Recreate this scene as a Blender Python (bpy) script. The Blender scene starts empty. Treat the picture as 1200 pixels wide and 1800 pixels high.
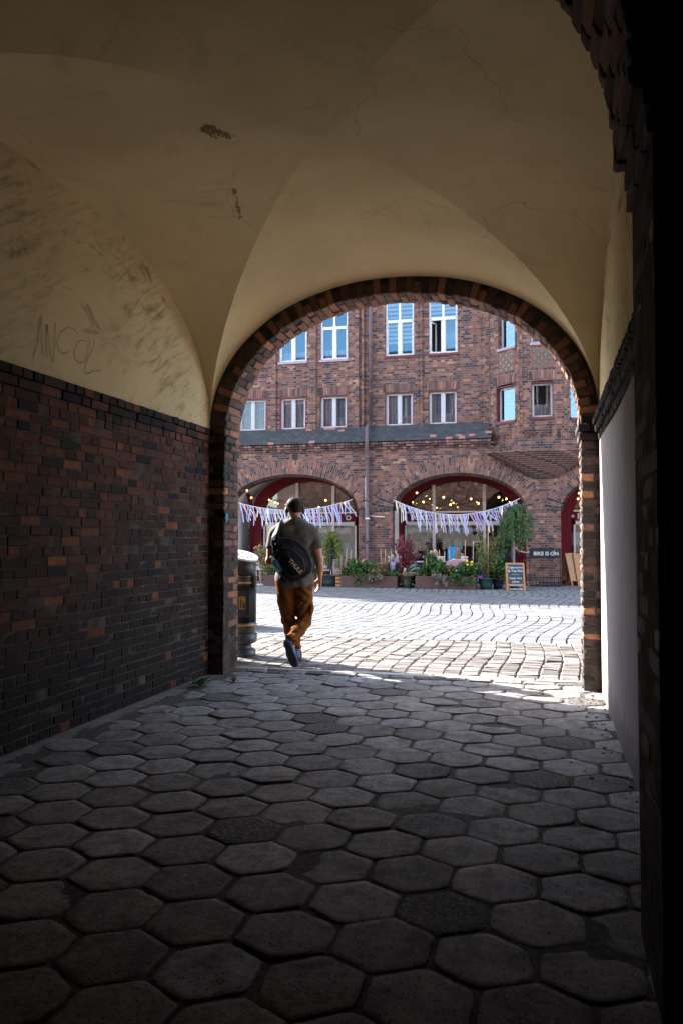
import bpy, math, random
import numpy as np
from mathutils import Vector, Matrix, noise
random.seed(7); RNG = np.random.default_rng(7)
SC = bpy.context.scene; COL = SC.collection
R = math.radians
# ------------------------------------------------------------------ camera numbers (metres)
FPX, EYE = 1400.0, 1.4
PITCH = math.atan(48 / FPX); YAW = math.atan(360 / FPX * math.cos(PITCH))
def ray(px, py):
    u = (px - 600) / FPX; v = (900 - py) / FPX
    d = math.cos(PITCH) - v * math.sin(PITCH); z = math.sin(PITCH) + v * math.cos(PITCH)
    return (u * math.cos(YAW) - d * math.sin(YAW), u * math.sin(YAW) + d * math.cos(YAW), z)
def at(px, py, Y):
    r = ray(px, py); t = Y / r[1]; return Vector((r[0] * t, Y, EYE + r[2] * t))
def gp(px, py, z=0.0):
    r = ray(px, py); t = (z - EYE) / r[2]; return Vector((r[0] * t, r[1] * t, z))
def atX(px, py, X):
    r = ray(px, py); t = X / r[0]; return Vector((X, r[1] * t, EYE + r[2] * t))
# ------------------------------------------------------------------ mesh builder
class MB:
    def __init__(s): s.v = []; s.f = []; s.t = []; s.uv = {}; s.smooth = []
    def face(s, idx, tone=0.5, uv=None, smooth=False):
        if uv is not None: s.uv[len(s.f)] = uv
        s.f.append(tuple(idx)); s.t.append(tone); s.smooth.append(smooth)
    def poly(s, pts, tone=0.5, uv=None, smooth=False):
        n = len(s.v); s.v.extend([tuple(p) for p in pts]); s.face(range(n, n + len(pts)), tone, uv, smooth)
    def add(s, verts, faces, tone=0.5, smooth=False):
        n = len(s.v); s.v.extend([tuple(p) for p in verts])
        for f in faces: s.face([i + n for i in f], tone, None, smooth)
    def box(s, a, b, tone=0.5):
        (x0, y0, z0), (x1, y1, z1) = a, b
        s.add([(x0,y0,z0),(x1,y0,z0),(x1,y1,z0),(x0,y1,z0),(x0,y0,z1),(x1,y0,z1),(x1,y1,z1),(x0,y1,z1)],
              [(0,3,2,1),(4,5,6,7),(0,1,5,4),(1,2,6,5),(2,3,7,6),(3,0,4,7)], tone)
    def brick(s, c, ex, ey, ez, h, tone=0.5, bev=0.006, jit=0.0):
        c = Vector(c); ex, ey, ez = Vector(ex), Vector(ey), Vector(ez); ax = (ex, ey, ez)
        n = len(s.v); key = {}
        sg = [(i, j, k) for i in (-1, 1) for j in (-1, 1) for k in (-1, 1)]
        cj = {g: (random.gauss(0, jit), random.gauss(0, jit), random.gauss(0, jit)) if jit else (0, 0, 0) for g in sg}
        for g in sg:
            for a in range(3):
                p = c.copy()
                for b in range(3):
                    e = h[b] - (0 if a == b else bev) + (random.uniform(-.3, .3) * bev if jit else 0)
                    p = p + ax[b] * (g[b] * e + cj[g][b] * .5)
                key[g, a] = len(s.v); s.v.append(tuple(p))
        flip = ex.cross(ey).dot(ez) < 0
        def ad(l):
            if flip: l = l[::-1]
            s.face(l, tone)
        for a in range(3):
            b, d = (a + 1) % 3, (a + 2) % 3
            for q in (-1, 1):
                def G(u, w):
                    g = [0, 0, 0]; g[a] = q; g[b] = u; g[d] = w; return key[tuple(g), a]
                l = [G(-1, -1), G(1, -1), G(1, 1), G(-1, 1)]
                ad(l if q > 0 else l[::-1])
            for q in (-1, 1):
                for r in (-1, 1):
                    def K(u, f):
                        g = [0, 0, 0]; g[a] = u; g[b] = q; g[d] = r; return key[tuple(g), f]
                    l = [K(-1, b), K(1, b), K(1, d), K(-1, d)]
                    ad(l if q * r > 0 else l[::-1])
        for g in sg:
            l = [key[g, 0], key[g, 1], key[g, 2]]
            ad(l if g[0] * g[1] * g[2] > 0 else l[::-1])
    def rbox(s, a, b, bev=0.01, tone=0.5, jit=0):
        c = [(a[i] + b[i]) / 2 for i in range(3)]; h = [abs(b[i] - a[i]) / 2 for i in range(3)]
        s.brick(c, (1,0,0), (0,1,0), (0,0,1), h, tone, min(bev, min(h) * .6), jit)
    def tube(s, pts, r, n=8, tone=0.5, cap=True):
        pts = [Vector(p) for p in pts]; m = len(pts); rr = r if hasattr(r, '__len__') else [r] * m
        base = len(s.v); up = None
        for i, p in enumerate(pts):
            t = (pts[min(i + 1, m - 1)] - pts[max(i - 1, 0)]).normalized()
            if up is None: up = Vector((0, 0, 1)) if abs(t.z) < .9 else Vector((1, 0, 0))
            a = t.cross(up).normalized(); b = a.cross(t).normalized(); up = b
            for k in range(n):
                q = 2 * math.pi * k / n
                s.v.append(tuple(p + (a * math.cos(q) + b * math.sin(q)) * rr[i]))
        for i in range(m - 1):
            for k in range(n):
                k2 = (k + 1) % n
                s.face((base+i*n+k, base+i*n+k2, base+(i+1)*n+k2, base+(i+1)*n+k), tone, None, True)
        if cap:
            s.face([base + k for k in range(n)][::-1], tone); s.face([base + (m-1)*n + k for k in range(n)], tone)
    def lathe(s, c, prof, n=24, tone=0.5, smooth=True, a0=0, a1=360):
        base = len(s.v); full = (a1 - a0) >= 360; cols = n if full else n + 1
        for (r, z) in prof:
            for k in range(cols):
                q = R(a0 + (a1 - a0) * k / n); s.v.append((c[0] + r * math.cos(q), c[1] + r * math.sin(q), c[2] + z))
        for i in range(len(prof) - 1):
            for k in range(n):
                k2 = (k + 1) % cols
                s.face((base+i*cols+k, base+i*cols+k2, base+(i+1)*cols+k2, base+(i+1)*cols+k), tone, None, smooth)
    def ball(s, c, r, tone=0.5, n=10):
        prof = [(max(1e-4, r * math.sin(math.pi * i / n)), -r * math.cos(math.pi * i / n)) for i in range(n + 1)]
        s.lathe(c, prof, n + 2, tone)
    def ribbon(s, pts, w, n=(1, 0, 0), th=.002, tone=.5):
        pts = [Vector(p) for p in pts]; n = Vector(n); b = len(s.v)
        for i, p in enumerate(pts):
            t = (pts[min(i+1, len(pts)-1)] - pts[max(i-1, 0)]).normalized(); sd = t.cross(n).normalized() * w / 2
            s.v += [tuple(p - sd), tuple(p + sd), tuple(p + sd + n * th), tuple(p - sd + n * th)]
        for i in range(len(pts) - 1):
            a = b + 4 * i
            for k in range(4): s.face((a + k, a + (k+1) % 4, a + 4 + (k+1) % 4, a + 4 + k), tone)
        s.face((b, b+1, b+2, b+3), tone); e = b + 4 * (len(pts) - 1); s.face((e, e+3, e+2, e+1), tone)
    def mesh(s, name):
        me = bpy.data.meshes.new(name); me.from_pydata(s.v, [], s.f); 
        a = me.attributes.new('tone', 'FLOAT', 'FACE'); a.data.foreach_set('value', s.t)
        me.polygons.foreach_set('use_smooth', s.smooth)
        uvl = me.uv_layers.new(name='UVMap'); me.update()
        uv = np.zeros(len(me.loops) * 2, np.float32)
        for p in me.polygons:
            l0 = p.loop_start
            if p.index in s.uv:
                for k, q in enumerate(s.uv[p.index]): uv[2*(l0+k)] = q[0]; uv[2*(l0+k)+1] = q[1]
            else:
                n = p.normal; h = math.hypot(n.x, n.y)
                for k, vi in enumerate(p.vertices):
                    v = s.v[vi]
                    if h < .3: q = (v[0], v[1])
                    else: q = ((v[0] * -n.y + v[1] * n.x) / h, v[2])
                    uv[2*(l0+k)] = q[0]; uv[2*(l0+k)+1] = q[1]
        uvl.data.foreach_set('uv', uv)
        return me
ROOT = {}
def link(name, me, mat, parent=None, local=False):
    o = bpy.data.objects.new(name, me); COL.objects.link(o)
    if mat is not None:
        for m in (mat if isinstance(mat, (list, tuple)) else [mat]): me.materials.append(m)
    if parent is not None:
        o.parent = parent
        r = parent
        while r.parent: r = r.parent
        if not local and r.name in ROOT:
            loc, rz = ROOT[r.name]; me.transform((Matrix.Translation(loc) @ Matrix.Rotation(rz, 4, 'Z')).inverted())
    return o
def obj(name, mb, mat, parent=None, local=False):
    return link(name, mb.mesh(name) if isinstance(mb, MB) else mb, mat, parent, local)
def thing(name, label, cat, loc=(0,0,0), rz=0, group=None):
    o = bpy.data.objects.new(name, None); COL.objects.link(o); o.empty_display_size = .1
    o.location = loc; o.rotation_euler = (0, 0, rz); ROOT[o.name] = (Vector(loc), rz)
    o['label'] = label; o['category'] = cat
    if group: o['group'] = group
    return o
def tag(o, label, cat, group=None):
    o['label'] = label; o['category'] = cat
    if group: o['group'] = group
    return o
def struct(o): o['kind'] = 'structure'; return o
def stuff(o, label=None, cat=None):
    o['kind'] = 'stuff'
    if label: o['label'] = label; o['category'] = cat
    return o
def dup(root, loc, rz, label, group=None):
    r = root.copy(); COL.objects.link(r); r.location = loc; r.rotation_euler = (0, 0, rz); r['label'] = label
    ROOT[r.name] = (Vector(loc), rz)
    if group: r['group'] = group
    for ch in list(root.children):
        c = ch.copy(); COL.objects.link(c); c.parent = r
        for g in ch.children:
            d = g.copy(); COL.objects.link(d); d.parent = c
    return r
# ------------------------------------------------------------------ SDF bodies -> surface nets
def surfnet(F, org, h):
    nx, ny, nz = F.shape; S = F < 0
    c = [S[i:nx-1+i, j:ny-1+j, k:nz-1+k] for i in (0,1) for j in (0,1) for k in (0,1)]
    cnt = sum(x.astype(np.int8) for x in c); act = (cnt > 0) & (cnt < 8)
    ii = np.argwhere(act)
    idx = -np.ones(act.shape, np.int64); idx[act] = np.arange(len(ii))
    acc = np.zeros((len(ii), 3)); num = np.zeros(len(ii))
    cor = [(i, j, k) for i in (0,1) for j in (0,1) for k in (0,1)]
    for a in range(8):
        for b in range(a + 1, 8):
            if sum(abs(cor[a][q] - cor[b][q]) for q in range(3)) != 1: continue
            A = F[ii[:,0]+cor[a][0], ii[:,1]+cor[a][1], ii[:,2]+cor[a][2]]
            B = F[ii[:,0]+cor[b][0], ii[:,1]+cor[b][1], ii[:,2]+cor[b][2]]
            m = (A < 0) != (B < 0); t = np.where(m, A / np.where(A == B, 1, A - B), 0)
            p = np.array(cor[a]) + t[:, None] * (np.array(cor[b]) - np.array(cor[a]))
            acc += np.where(m[:, None], p, 0); num += m
    V = (ii + acc / np.maximum(num, 1)[:, None]) * h + np.array(org)
    faces = []
    for ax in range(3):
        b, d = (ax + 1) % 3, (ax + 2) % 3
        sl0 = [slice(None)] * 3; sl1 = [slice(None)] * 3
        sl0[ax] = slice(0, -1); sl1[ax] = slice(1, None)
        for q in (b, d): sl0[q] = slice(1, -1); sl1[q] = slice(1, -1)
        s0, s1 = S[tuple(sl0)], S[tuple(sl1)]
        e = np.argwhere(s0 != s1); fl = s0[s0 != s1]
        off = np.zeros(3, int); off[b] = 1; off[d] = 1; e = e + off
        def g(db, dd):
            q = e.copy(); q[:, b] += db; q[:, d] += dd; return idx[q[:,0], q[:,1], q[:,2]]
        Q = np.stack([g(-1,-1), g(0,-1), g(0,0), g(-1,0)], 1)
        Q[~fl] = Q[~fl][:, ::-1]; faces.append(Q)
    return V, np.concatenate(faces)
def sdf_field(prims, lo, hi, h, k=.03):
    lo = np.array(lo, float); n = np.ceil((np.array(hi) - lo) / h).astype(int) + 1
    F = np.full(n, 1.0)
    for p in prims:
        kind = p[0]; kk = k
        if kind == 'c':
            a, b, ra, rb = np.array(p[1], float), np.array(p[2], float), p[3], p[4]; m = max(ra, rb) + .06
            if len(p) > 5: kk = p[5]
            l, u = np.minimum(a, b) - m, np.maximum(a, b) + m
        else:
            a, rad = np.array(p[1], float), np.array(p[2], float); l, u = a - rad.max() - .06, a + rad.max() + .06
            if len(p) > 4: kk = p[4]
        i0 = np.clip(np.floor((l - lo) / h).astype(int), 0, n); i1 = np.clip(np.ceil((u - lo) / h).astype(int) + 1, 0, n)
        if (i1 <= i0).any(): continue
        sl = tuple(slice(i0[q], i1[q]) for q in range(3))
        X, Y, Z = np.meshgrid(*[lo[q] + h * np.arange(i0[q], i1[q]) for q in range(3)], indexing='ij')
        P = np.stack([X, Y, Z], -1)
        if kind == 'c':
            d = b - a; t = np.clip(((P - a) @ d) / max(d @ d, 1e-9), 0, 1)
            D = np.linalg.norm(P - a - t[..., None] * d, axis=-1) - (ra + (rb - ra) * t)
        else:
            Q = P - a
            if len(p) > 3 and p[3] is not None: Q = Q @ np.array(p[3])
            e = np.linalg.norm(Q / rad, axis=-1); g = np.linalg.norm(Q / rad ** 2, axis=-1)
            D = e * (e - 1) / np.maximum(g, 1e-6)
        f = F[sl]; w = np.clip(.5 + .5 * (f - D) / kk, 0, 1)
        F[sl] = f * (1 - w) + D * w - kk * w * (1 - w)
    return F, lo
def grid(F, lo, h):
    return np.meshgrid(*[lo[q] + h * np.arange(F.shape[q]) for q in range(3)], indexing='ij')
def sdf_mesh(name, F, lo, h):
    F = F.copy()
    for q in range(3):
        s = [slice(None)] * 3
        for e in (0, -1): s[q] = e; F[tuple(s)] = np.maximum(F[tuple(s)], 1e-3)
    V, Q = surfnet(F, lo, h)
    me = bpy.data.meshes.new(name); me.from_pydata(V.tolist(), [], Q.tolist()); me.update()
    me.polygons.foreach_set('use_smooth', [True] * len(Q))
    return me
def text_mesh(s, size, depth=.004, name='letters', align='CENTER', space=1.0, bold=0):
    c = bpy.data.curves.new(name, 'FONT'); c.body = s; c.size = size; c.extrude = depth; c.align_x = align; c.align_y = 'CENTER'
    c.space_character = space; c.offset = bold
    o = bpy.data.objects.new(name, c); COL.objects.link(o)
    dg = bpy.context.evaluated_depsgraph_get(); me = bpy.data.meshes.new_from_object(o.evaluated_get(dg))
    bpy.data.objects.remove(o); bpy.data.curves.remove(c); me.name = name
    return me
# ------------------------------------------------------------------ materials
def mat(name):
    m = bpy.data.materials.new(name); m.use_nodes = True; nt = m.node_tree; b = nt.nodes['Principled BSDF']
    return m, nt, b
def N(nt, t, **kw):
    n = nt.nodes.new(t)
    for k, v in kw.items():
        if k.startswith('i_'):
            key = k[2:]; n.inputs[int(key) if key.isdigit() else key].default_value = v
        else: setattr(n, k, v)
    return n
def ramp(nt, fac, stops, interp='LINEAR'):
    r = nt.nodes.new('ShaderNodeValToRGB'); cr = r.color_ramp; cr.interpolation = interp
    while len(cr.elements) < len(stops): cr.elements.new(.5)
    for e, (p, c) in zip(cr.elements, stops): e.position = p; e.color = (*c, 1) if len(c) == 3 else c
    nt.links.new(fac, r.inputs[0]); return r.outputs[0]
def mixc(nt, fac, a, b, mode='MIX'):
    m = nt.nodes.new('ShaderNodeMix'); m.data_type = 'RGBA'; m.blend_type = mode
    for sock, v in ((m.inputs[0], fac), (m.inputs[6], a), (m.inputs[7], b)):
        if hasattr(v, 'is_linked') or hasattr(v, 'links'): nt.links.new(v, sock)
        else: sock.default_value = v if not isinstance(v, tuple) or len(v) == 4 else (*v, 1)
    return m.outputs[2]
def coord(nt): return nt.nodes.new('ShaderNodeTexCoord').outputs['Object']
def geo(nt): return nt.nodes.new('ShaderNodeNewGeometry').outputs['Position']
def noi(nt, vec, scale, detail=4, rough=.6, dist=0, mapping=None):
    if mapping:
        mp = nt.nodes.new('ShaderNodeMapping'); nt.links.new(vec, mp.inputs[0]); mp.inputs['Scale'].default_value = mapping; vec = mp.outputs[0]
    n = N(nt, 'ShaderNodeTexNoise'); nt.links.new(vec, n.inputs['Vector'])
    n.inputs['Scale'].default_value = scale; n.inputs['Detail'].default_value = detail; n.inputs['Roughness'].default_value = rough
    n.inputs['Distortion'].default_value = dist; return n.outputs['Fac']
def bump(nt, b, h, strength=.4, dist=.01, prev=None):
    n = N(nt, 'ShaderNodeBump'); n.inputs['Strength'].default_value = strength; n.inputs['Distance'].default_value = dist
    nt.links.new(h, n.inputs['Height'])
    if prev is not None: nt.links.new(prev, n.inputs['Normal'])
    nt.links.new(n.outputs[0], b.inputs['Normal']); return n.outputs[0]
def tone(nt):
    a = N(nt, 'ShaderNodeAttribute'); a.attribute_name = 'tone'; return a.outputs['Fac']
def mth(nt, op, a, b=0.5):
    m = N(nt, 'ShaderNodeMath'); m.operation = op
    for i, v in enumerate((a, b)):
        if isinstance(v, (int, float)): m.inputs[i].default_value = v
        else: nt.links.new(v, m.inputs[i])
    return m.outputs[0]
def simple(name, col, rough=.6, var=.25, scale=6, metal=0, bmp=.0, spec=.5, bs=40):
    m, nt, b = mat(name); co = coord(nt)
    n = noi(nt, co, scale)
    c = ramp(nt, n, [(.25, tuple(x * (1 - var) for x in col)), (.75, tuple(min(1, x * (1 + var)) for x in col))])
    nt.links.new(c, b.inputs['Base Color']); b.inputs['Roughness'].default_value = rough; b.inputs['Metallic'].default_value = metal
    b.inputs['Specular IOR Level'].default_value = spec
    if bmp: bump(nt, b, noi(nt, co, bs, 3), bmp, .01)
    return m
def toned(name, stops, rough=.8, nscale=30, namp=.25, bmp=.4, bs=60, spec=.3, bd=.006):
    m, nt, b = mat(name); co = coord(nt); t = tone(nt)
    c = ramp(nt, t, stops)
    n = noi(nt, co, nscale, 6, .7)
    c = mixc(nt, 1.0, c, ramp(nt, n, [(.25, (1 - namp,) * 3), (.5, (1, 1, 1)), (.8, (1 + namp,) * 3)]), 'MULTIPLY')
    nt.links.new(c, b.inputs['Base Color']); b.inputs['Roughness'].default_value = rough; b.inputs['Specular IOR Level'].default_value = spec
    if bmp: bump(nt, b, noi(nt, co, bs, 5, .7), bmp, bd)
    return m
BR = [(0, (.009,.008,.0085)), (.3, (.020,.0145,.0135)), (.52, (.066,.029,.021)), (.75, (.145,.054,.030)), (.92, (.27,.10,.042)), (1, (.38,.19,.09))]
M = {}
M['brick_near'] = toned('old_brick', BR, .75, 28, .45, .7, 45, .35, .008)
def sooty(m):      # uneven soot, lime bloom and spalls that cross brick boundaries
    nt = m.node_tree; b = nt.nodes['Principled BSDF']; src = b.inputs['Base Color'].links[0].from_socket; p = geo(nt)
    s = noi(nt, p, 2.6, 8, .72); c = mixc(nt, ramp(nt, s, [(.48, (0,0,0)), (.68, (.6,)*3)]), src, (.013,.011,.011)); b.inputs['Specular IOR Level'].default_value = .14
    l = noi(nt, p, 17, 6, .75, .6); c = mixc(nt, ramp(nt, l, [(.64, (0,0,0)), (.74, (.5,)*3)]), c, (.13,.105,.09))
    k = noi(nt, p, 24, 5, .7); c = mixc(nt, ramp(nt, k, [(.27, (.75,)*3), (.38, (0,0,0))]), c, (.012,.010,.010))
    nt.links.new(c, b.inputs['Base Color']); return m
sooty(M['brick_near'])
M['brick_arch'] = toned('arch_brick', [(0, (.018,.016,.016)), (.3, (.045,.032,.029)), (.52, (.12,.064,.05)), (.7, (.25,.125,.09)), (.88, (.36,.165,.085)), (1, (.42,.22,.11))], .75, 28, .45, .7, 45, .35, .008)
M['mortar'] = simple('dark_mortar', (.075,.064,.056), .95, .7, 7, bmp=.6, spec=.1)
def far_brick(name, dark=1.0, uvs=(1, 1)):
    m, nt, b = mat(name)
    uv = N(nt, 'ShaderNodeUVMap'); mp = N(nt, 'ShaderNodeMapping'); nt.links.new(uv.outputs[0], mp.inputs[0])
    nz = N(nt, 'ShaderNodeTexNoise'); nz.inputs['Scale'].default_value = 3; nt.links.new(mp.outputs[0], nz.inputs['Vector'])
    v = mixc(nt, .012, mp.outputs[0], nz.outputs['Color'], 'ADD')
    bt = N(nt, 'ShaderNodeTexBrick'); nt.links.new(v, bt.inputs['Vector'])
    bt.offset = .5; bt.squash = .5; bt.squash_frequency = 2
    bt.inputs['Scale'].default_value = 1; bt.inputs['Brick Width'].default_value = .25; bt.inputs['Row Height'].default_value = .073
    bt.inputs['Mortar Size'].default_value = .0065; bt.inputs['Mortar Smooth'].default_value = .2
    bt.inputs['Color1'].default_value = (0,0,0,1); bt.inputs['Color2'].default_value = (1,1,1,1); bt.inputs['Mortar'].default_value = (.5,.5,.5,1)
    big = noi(nt, uv.outputs[0], .9, 5, .65)
    t = mth(nt, 'ADD', mth(nt, 'MULTIPLY', bt.outputs['Color'], .92), mth(nt, 'MULTIPLY', mth(nt, 'SUBTRACT', big, .5), .75))
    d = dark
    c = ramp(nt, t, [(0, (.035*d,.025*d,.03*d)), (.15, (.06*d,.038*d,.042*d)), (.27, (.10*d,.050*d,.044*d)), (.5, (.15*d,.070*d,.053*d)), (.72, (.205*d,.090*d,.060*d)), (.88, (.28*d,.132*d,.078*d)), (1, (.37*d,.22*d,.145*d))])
    fine = noi(nt, uv.outputs[0], 40, 4, .7)
    c = mixc(nt, 1.0, c, ramp(nt, fine, [(.3, (.72,)*3), (.7, (1.25,)*3)]), 'MULTIPLY')
    c = mixc(nt, bt.outputs['Fac'], c, (.19*d,.152*d,.135*d))
    nt.links.new(c, b.inputs['Base Color']); b.inputs['Roughness'].default_value = .85; b.inputs['Specular IOR Level'].default_value = .25
    h = mth(nt, 'SUBTRACT', mth(nt, 'MULTIPLY', fine, .5), bt.outputs['Fac']); bump(nt, b, h, .6, .006)
    return m
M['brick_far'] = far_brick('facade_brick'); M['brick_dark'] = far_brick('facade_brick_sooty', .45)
def plaster(name, base, streak, amt, dirty=False):
    m, nt, b = mat(name); p = geo(nt)
    n1 = noi(nt, p, 1.1, 5, .6)
    c = ramp(nt, n1, [(.3, tuple(x * .86 for x in base)), (.7, tuple(x * 1.06 for x in base))])
    n2 = noi(nt, p, 1.6, 8, .72, .8, (1, .9, 2.6))
    f = ramp(nt, n2, [(.56, (0,0,0)), (.70, (amt,)*3)])
    c = mixc(nt, f, c, streak)
    if dirty:   # scuffs: long thin smears running down towards the arch, in patches
        rot = N(nt, 'ShaderNodeMapping'); nt.links.new(p, rot.inputs[0]); rot.inputs['Rotation'].default_value = (R(-32), 0, 0)
        s1 = noi(nt, rot.outputs[0], 3.2, 8, .75, .4, (1, .8, 4.2)); pt = noi(nt, p, 1.3, 3, .6)
        f2 = mth(nt, 'MULTIPLY', ramp(nt, s1, [(.47, (0,0,0)), (.72, (.95,)*3)]), ramp(nt, pt, [(.40, (0,0,0)), (.62, (.9,)*3)])); c = mixc(nt, f2, c, streak)
    wv = N(nt, 'ShaderNodeTexNoise'); wv.inputs['Scale'].default_value = 2.2; wv.inputs['Detail'].default_value = 6; nt.links.new(p, wv.inputs['Vector'])
    vc = N(nt, 'ShaderNodeTexVoronoi'); vc.feature = 'DISTANCE_TO_EDGE'; vc.inputs['Scale'].default_value = .75; nt.links.new(mixc(nt, .45, p, wv.outputs['Color'], 'ADD'), vc.inputs['Vector'])
    ck = mth(nt, 'MULTIPLY', ramp(nt, vc.outputs['Distance'], [(.0, (1,1,1)), (.006, (0,0,0))]), ramp(nt, noi(nt, p, 1.0, 2), [(.5, (0,0,0)), (.62, (.3,)*3)])); c = mixc(nt, ck, c, (.12,.09,.055))
    n4 = noi(nt, p, 9, 2, .5)
    c = mixc(nt, ramp(nt, n4, [(.80, (0,0,0)), (.82, (.7,)*3)]), c, (.06,.04,.02))
    nt.links.new(c, b.inputs['Base Color']); b.inputs['Roughness'].default_value = .9; b.inputs['Specular IOR Level'].default_value = .15
    n3 = noi(nt, p, 14, 6, .65); bump(nt, b, n3, .35, .012)
    return m
M['plaster'] = plaster('cream_vault_plaster', (.68,.545,.315), (.42,.30,.16), .4)
M['plaster_wall'] = plaster('stained_wall_plaster', (.65,.52,.305), (.12,.09,.055), .8, True)
def lilac():
    m, nt, b = mat('grey_lilac_render'); p = geo(nt)
    c = ramp(nt, noi(nt, p, 1.8, 6, .65), [(.3, (.36,.32,.32)), (.7, (.45,.405,.405))])
    s1 = noi(nt, p, 3.0, 7, .7, .3, (1, 3.2, .55)); c = mixc(nt, ramp(nt, s1, [(.57, (0,0,0)), (.72, (.75,)*3)]), c, (.24,.21,.20))
    s2 = noi(nt, p, 11, 4, .7, .5, (1, 2.2, .5)); c = mixc(nt, ramp(nt, s2, [(.70, (0,0,0)), (.74, (.8,)*3)]), c, (.60,.57,.56))
    sx = N(nt, 'ShaderNodeSeparateXYZ'); nt.links.new(p, sx.inputs[0])
    d = mth(nt, 'SUBTRACT', mth(nt, 'MULTIPLY', noi(nt, p, 6, 6, .7), .55), sx.outputs[2]); c = mixc(nt, ramp(nt, d, [(.0, (0,0,0)), (.16, (.85,)*3)]), c, (.20,.175,.155))
    nt.links.new(c, b.inputs['Base Color']); b.inputs['Roughness'].default_value = .85; b.inputs['Specular IOR Level'].default_value = .2
    bump(nt, b, noi(nt, p, 12, 6, .65), .35, .01); return m
M['plaster_lilac'] = lilac()
M['white_plaster'] = simple('white_plaster', (.72,.68,.66), .9, .06, 2)
M['hex'] = toned('worn_hex_concrete', [(0, (.14,.128,.117)), (.5, (.26,.243,.23)), (.85, (.34,.325,.315)), (1, (.38,.375,.38))], .8, 7, .55, 1.0, 70, .35, .005)
def conc_speck(m):
    nt = m.node_tree; b = nt.nodes['Principled BSDF']; src = b.inputs['Base Color'].links[0].from_socket
    v = N(nt, 'ShaderNodeTexVoronoi'); v.inputs['Scale'].default_value = 62; nt.links.new(coord(nt), v.inputs['Vector'])
    f = ramp(nt, v.outputs['Distance'], [(.16, (1,1,1)), (.36, (0,0,0))]); rn = N(nt, 'ShaderNodeSeparateColor'); nt.links.new(v.outputs['Color'], rn.inputs[0])
    f2 = mth(nt, 'MULTIPLY', f, mth(nt, 'GREATER_THAN', rn.outputs[0], .62))
    c = mixc(nt, f2, src, (.02,.018,.016))
    f3 = mth(nt, 'MULTIPLY', f, mth(nt, 'GREATER_THAN', rn.outputs[1], .80)); c = mixc(nt, f3, c, (.46,.42,.37))
    p = coord(nt); g1 = noi(nt, p, 26, 8, .78); c = mixc(nt, 1.0, c, ramp(nt, g1, [(.30, (.45,.43,.42)), (.5, (1,1,1)), (.70, (1.35,1.33,1.3))]), 'MULTIPLY')
    g2 = noi(nt, p, 3.4, 6, .7, .6); c = mixc(nt, ramp(nt, g2, [(.52, (0,0,0)), (.66, (.7,)*3)]), c, (.085,.075,.066))
    v2 = N(nt, 'ShaderNodeTexVoronoi'); v2.inputs['Scale'].default_value = 44; nt.links.new(p, v2.inputs['Vector'])
    rough = ramp(nt, mth(nt, 'ADD', tone(nt), mth(nt, 'MULTIPLY', mth(nt, 'SUBTRACT', g2, .5), .5)), [(.16, (.9,)*3), (.24, (0,0,0))])
    c = mixc(nt, rough, c, ramp(nt, v2.outputs['Distance'], [(.1, (.22,.20,.18)), (.55, (.06,.053,.047))]))
    bb = b.inputs['Normal'].links[0].from_node; hh = mth(nt, 'ADD', g1, mth(nt, 'MULTIPLY', mth(nt, 'MULTIPLY', v2.outputs['Distance'], rough), -1.5)); bump(nt, b, hh, .7, .006, bb.outputs[0])
    nt.links.new(c, b.inputs['Base Color'])
conc_speck(M['hex'])
M['dirt'] = simple('joint_dirt', (.085,.072,.06), .95, .6, 20, bmp=.8, spec=.1, bs=60)
M['conc'] = simple('old_concrete_edge', (.24,.22,.20), .9, .4, 5, bmp=.7, spec=.2, bs=45)
M['sett'] = toned('granite_setts', [(0, (.085,.072,.063)), (.4, (.145,.125,.112)), (.7, (.19,.152,.128)), (1, (.22,.21,.205))], .7, 22, .35, .7, 50, .4, .006)
M['paver'] = toned('grey_pavers', [(0, (.095,.097,.10)), (1, (.17,.17,.167))], .75, 12, .2, .4, 60, .4, .004)
M['ground'] = simple('courtyard_ground', (.28,.275,.27), .9, .3, 3, bmp=.5)
M['kerb'] = simple('pale_kerb_stone', (.43,.42,.41), .8, .25, 12, bmp=.5)
M['tile'] = toned('slate_tiles', [(0, (.015,.016,.018)), (.9, (.035,.037,.041)), (1, (.30,.11,.09))], .55, 20, .3, .3, 40, .4)
M['white'] = simple('white_window_paint', (.45,.45,.47), .45, .06, 8)
M['white_old'] = simple('flaking_white_paint', (.62,.60,.58), .7, .3, 18, bmp=.3)
M['red'] = simple('dark_red_paint', (.09,.003,.007), .5, .15, 3, spec=.15)
M['red_sill'] = simple('red_sill_paint', (.115,.02,.027), .6, .3, 10); M['red_bright'] = simple('bright_red_reveal', (.22,.012,.035), .6, .2, 10)
M['mauve_sill'] = simple('weathered_mauve_sill', (.30,.24,.29), .7, .3, 14)
M['cream'] = simple('cream_wood_paint', (.50,.44,.41), .5, .1, 5)
M['pipe'] = simple('brown_drainpipe', (.085,.055,.06), .5, .3, 7)
M['steel'] = simple('grey_metal', (.45,.45,.47), .4, .15, 10, .6)
M['black'] = simple('black_metal', (.012,.012,.014), .45, .3, 10)
M['iron'] = simple('cast_iron_grey', (.035,.035,.038), .42, .3, 20, .0, .15)
M['gold'] = simple('gold_band', (.36,.205,.055), .45, .12, 12)
M['corten'] = simple('brown_planter_boards', (.085,.042,.036), .75, .35, 12, bmp=.3)
M['soil'] = simple('soil', (.03,.022,.016), .95)
M['leaf'] = toned('green_leaves', [(0, (.014,.045,.012)), (.5, (.038,.105,.022)), (1, (.085,.17,.035))], .55, 60, .2, 0)
M['leaf_yel'] = toned('yellow_green_leaves', [(0, (.06,.10,.015)), (.5, (.13,.17,.03)), (1, (.22,.24,.06))], .55, 60, .2, 0)
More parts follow.
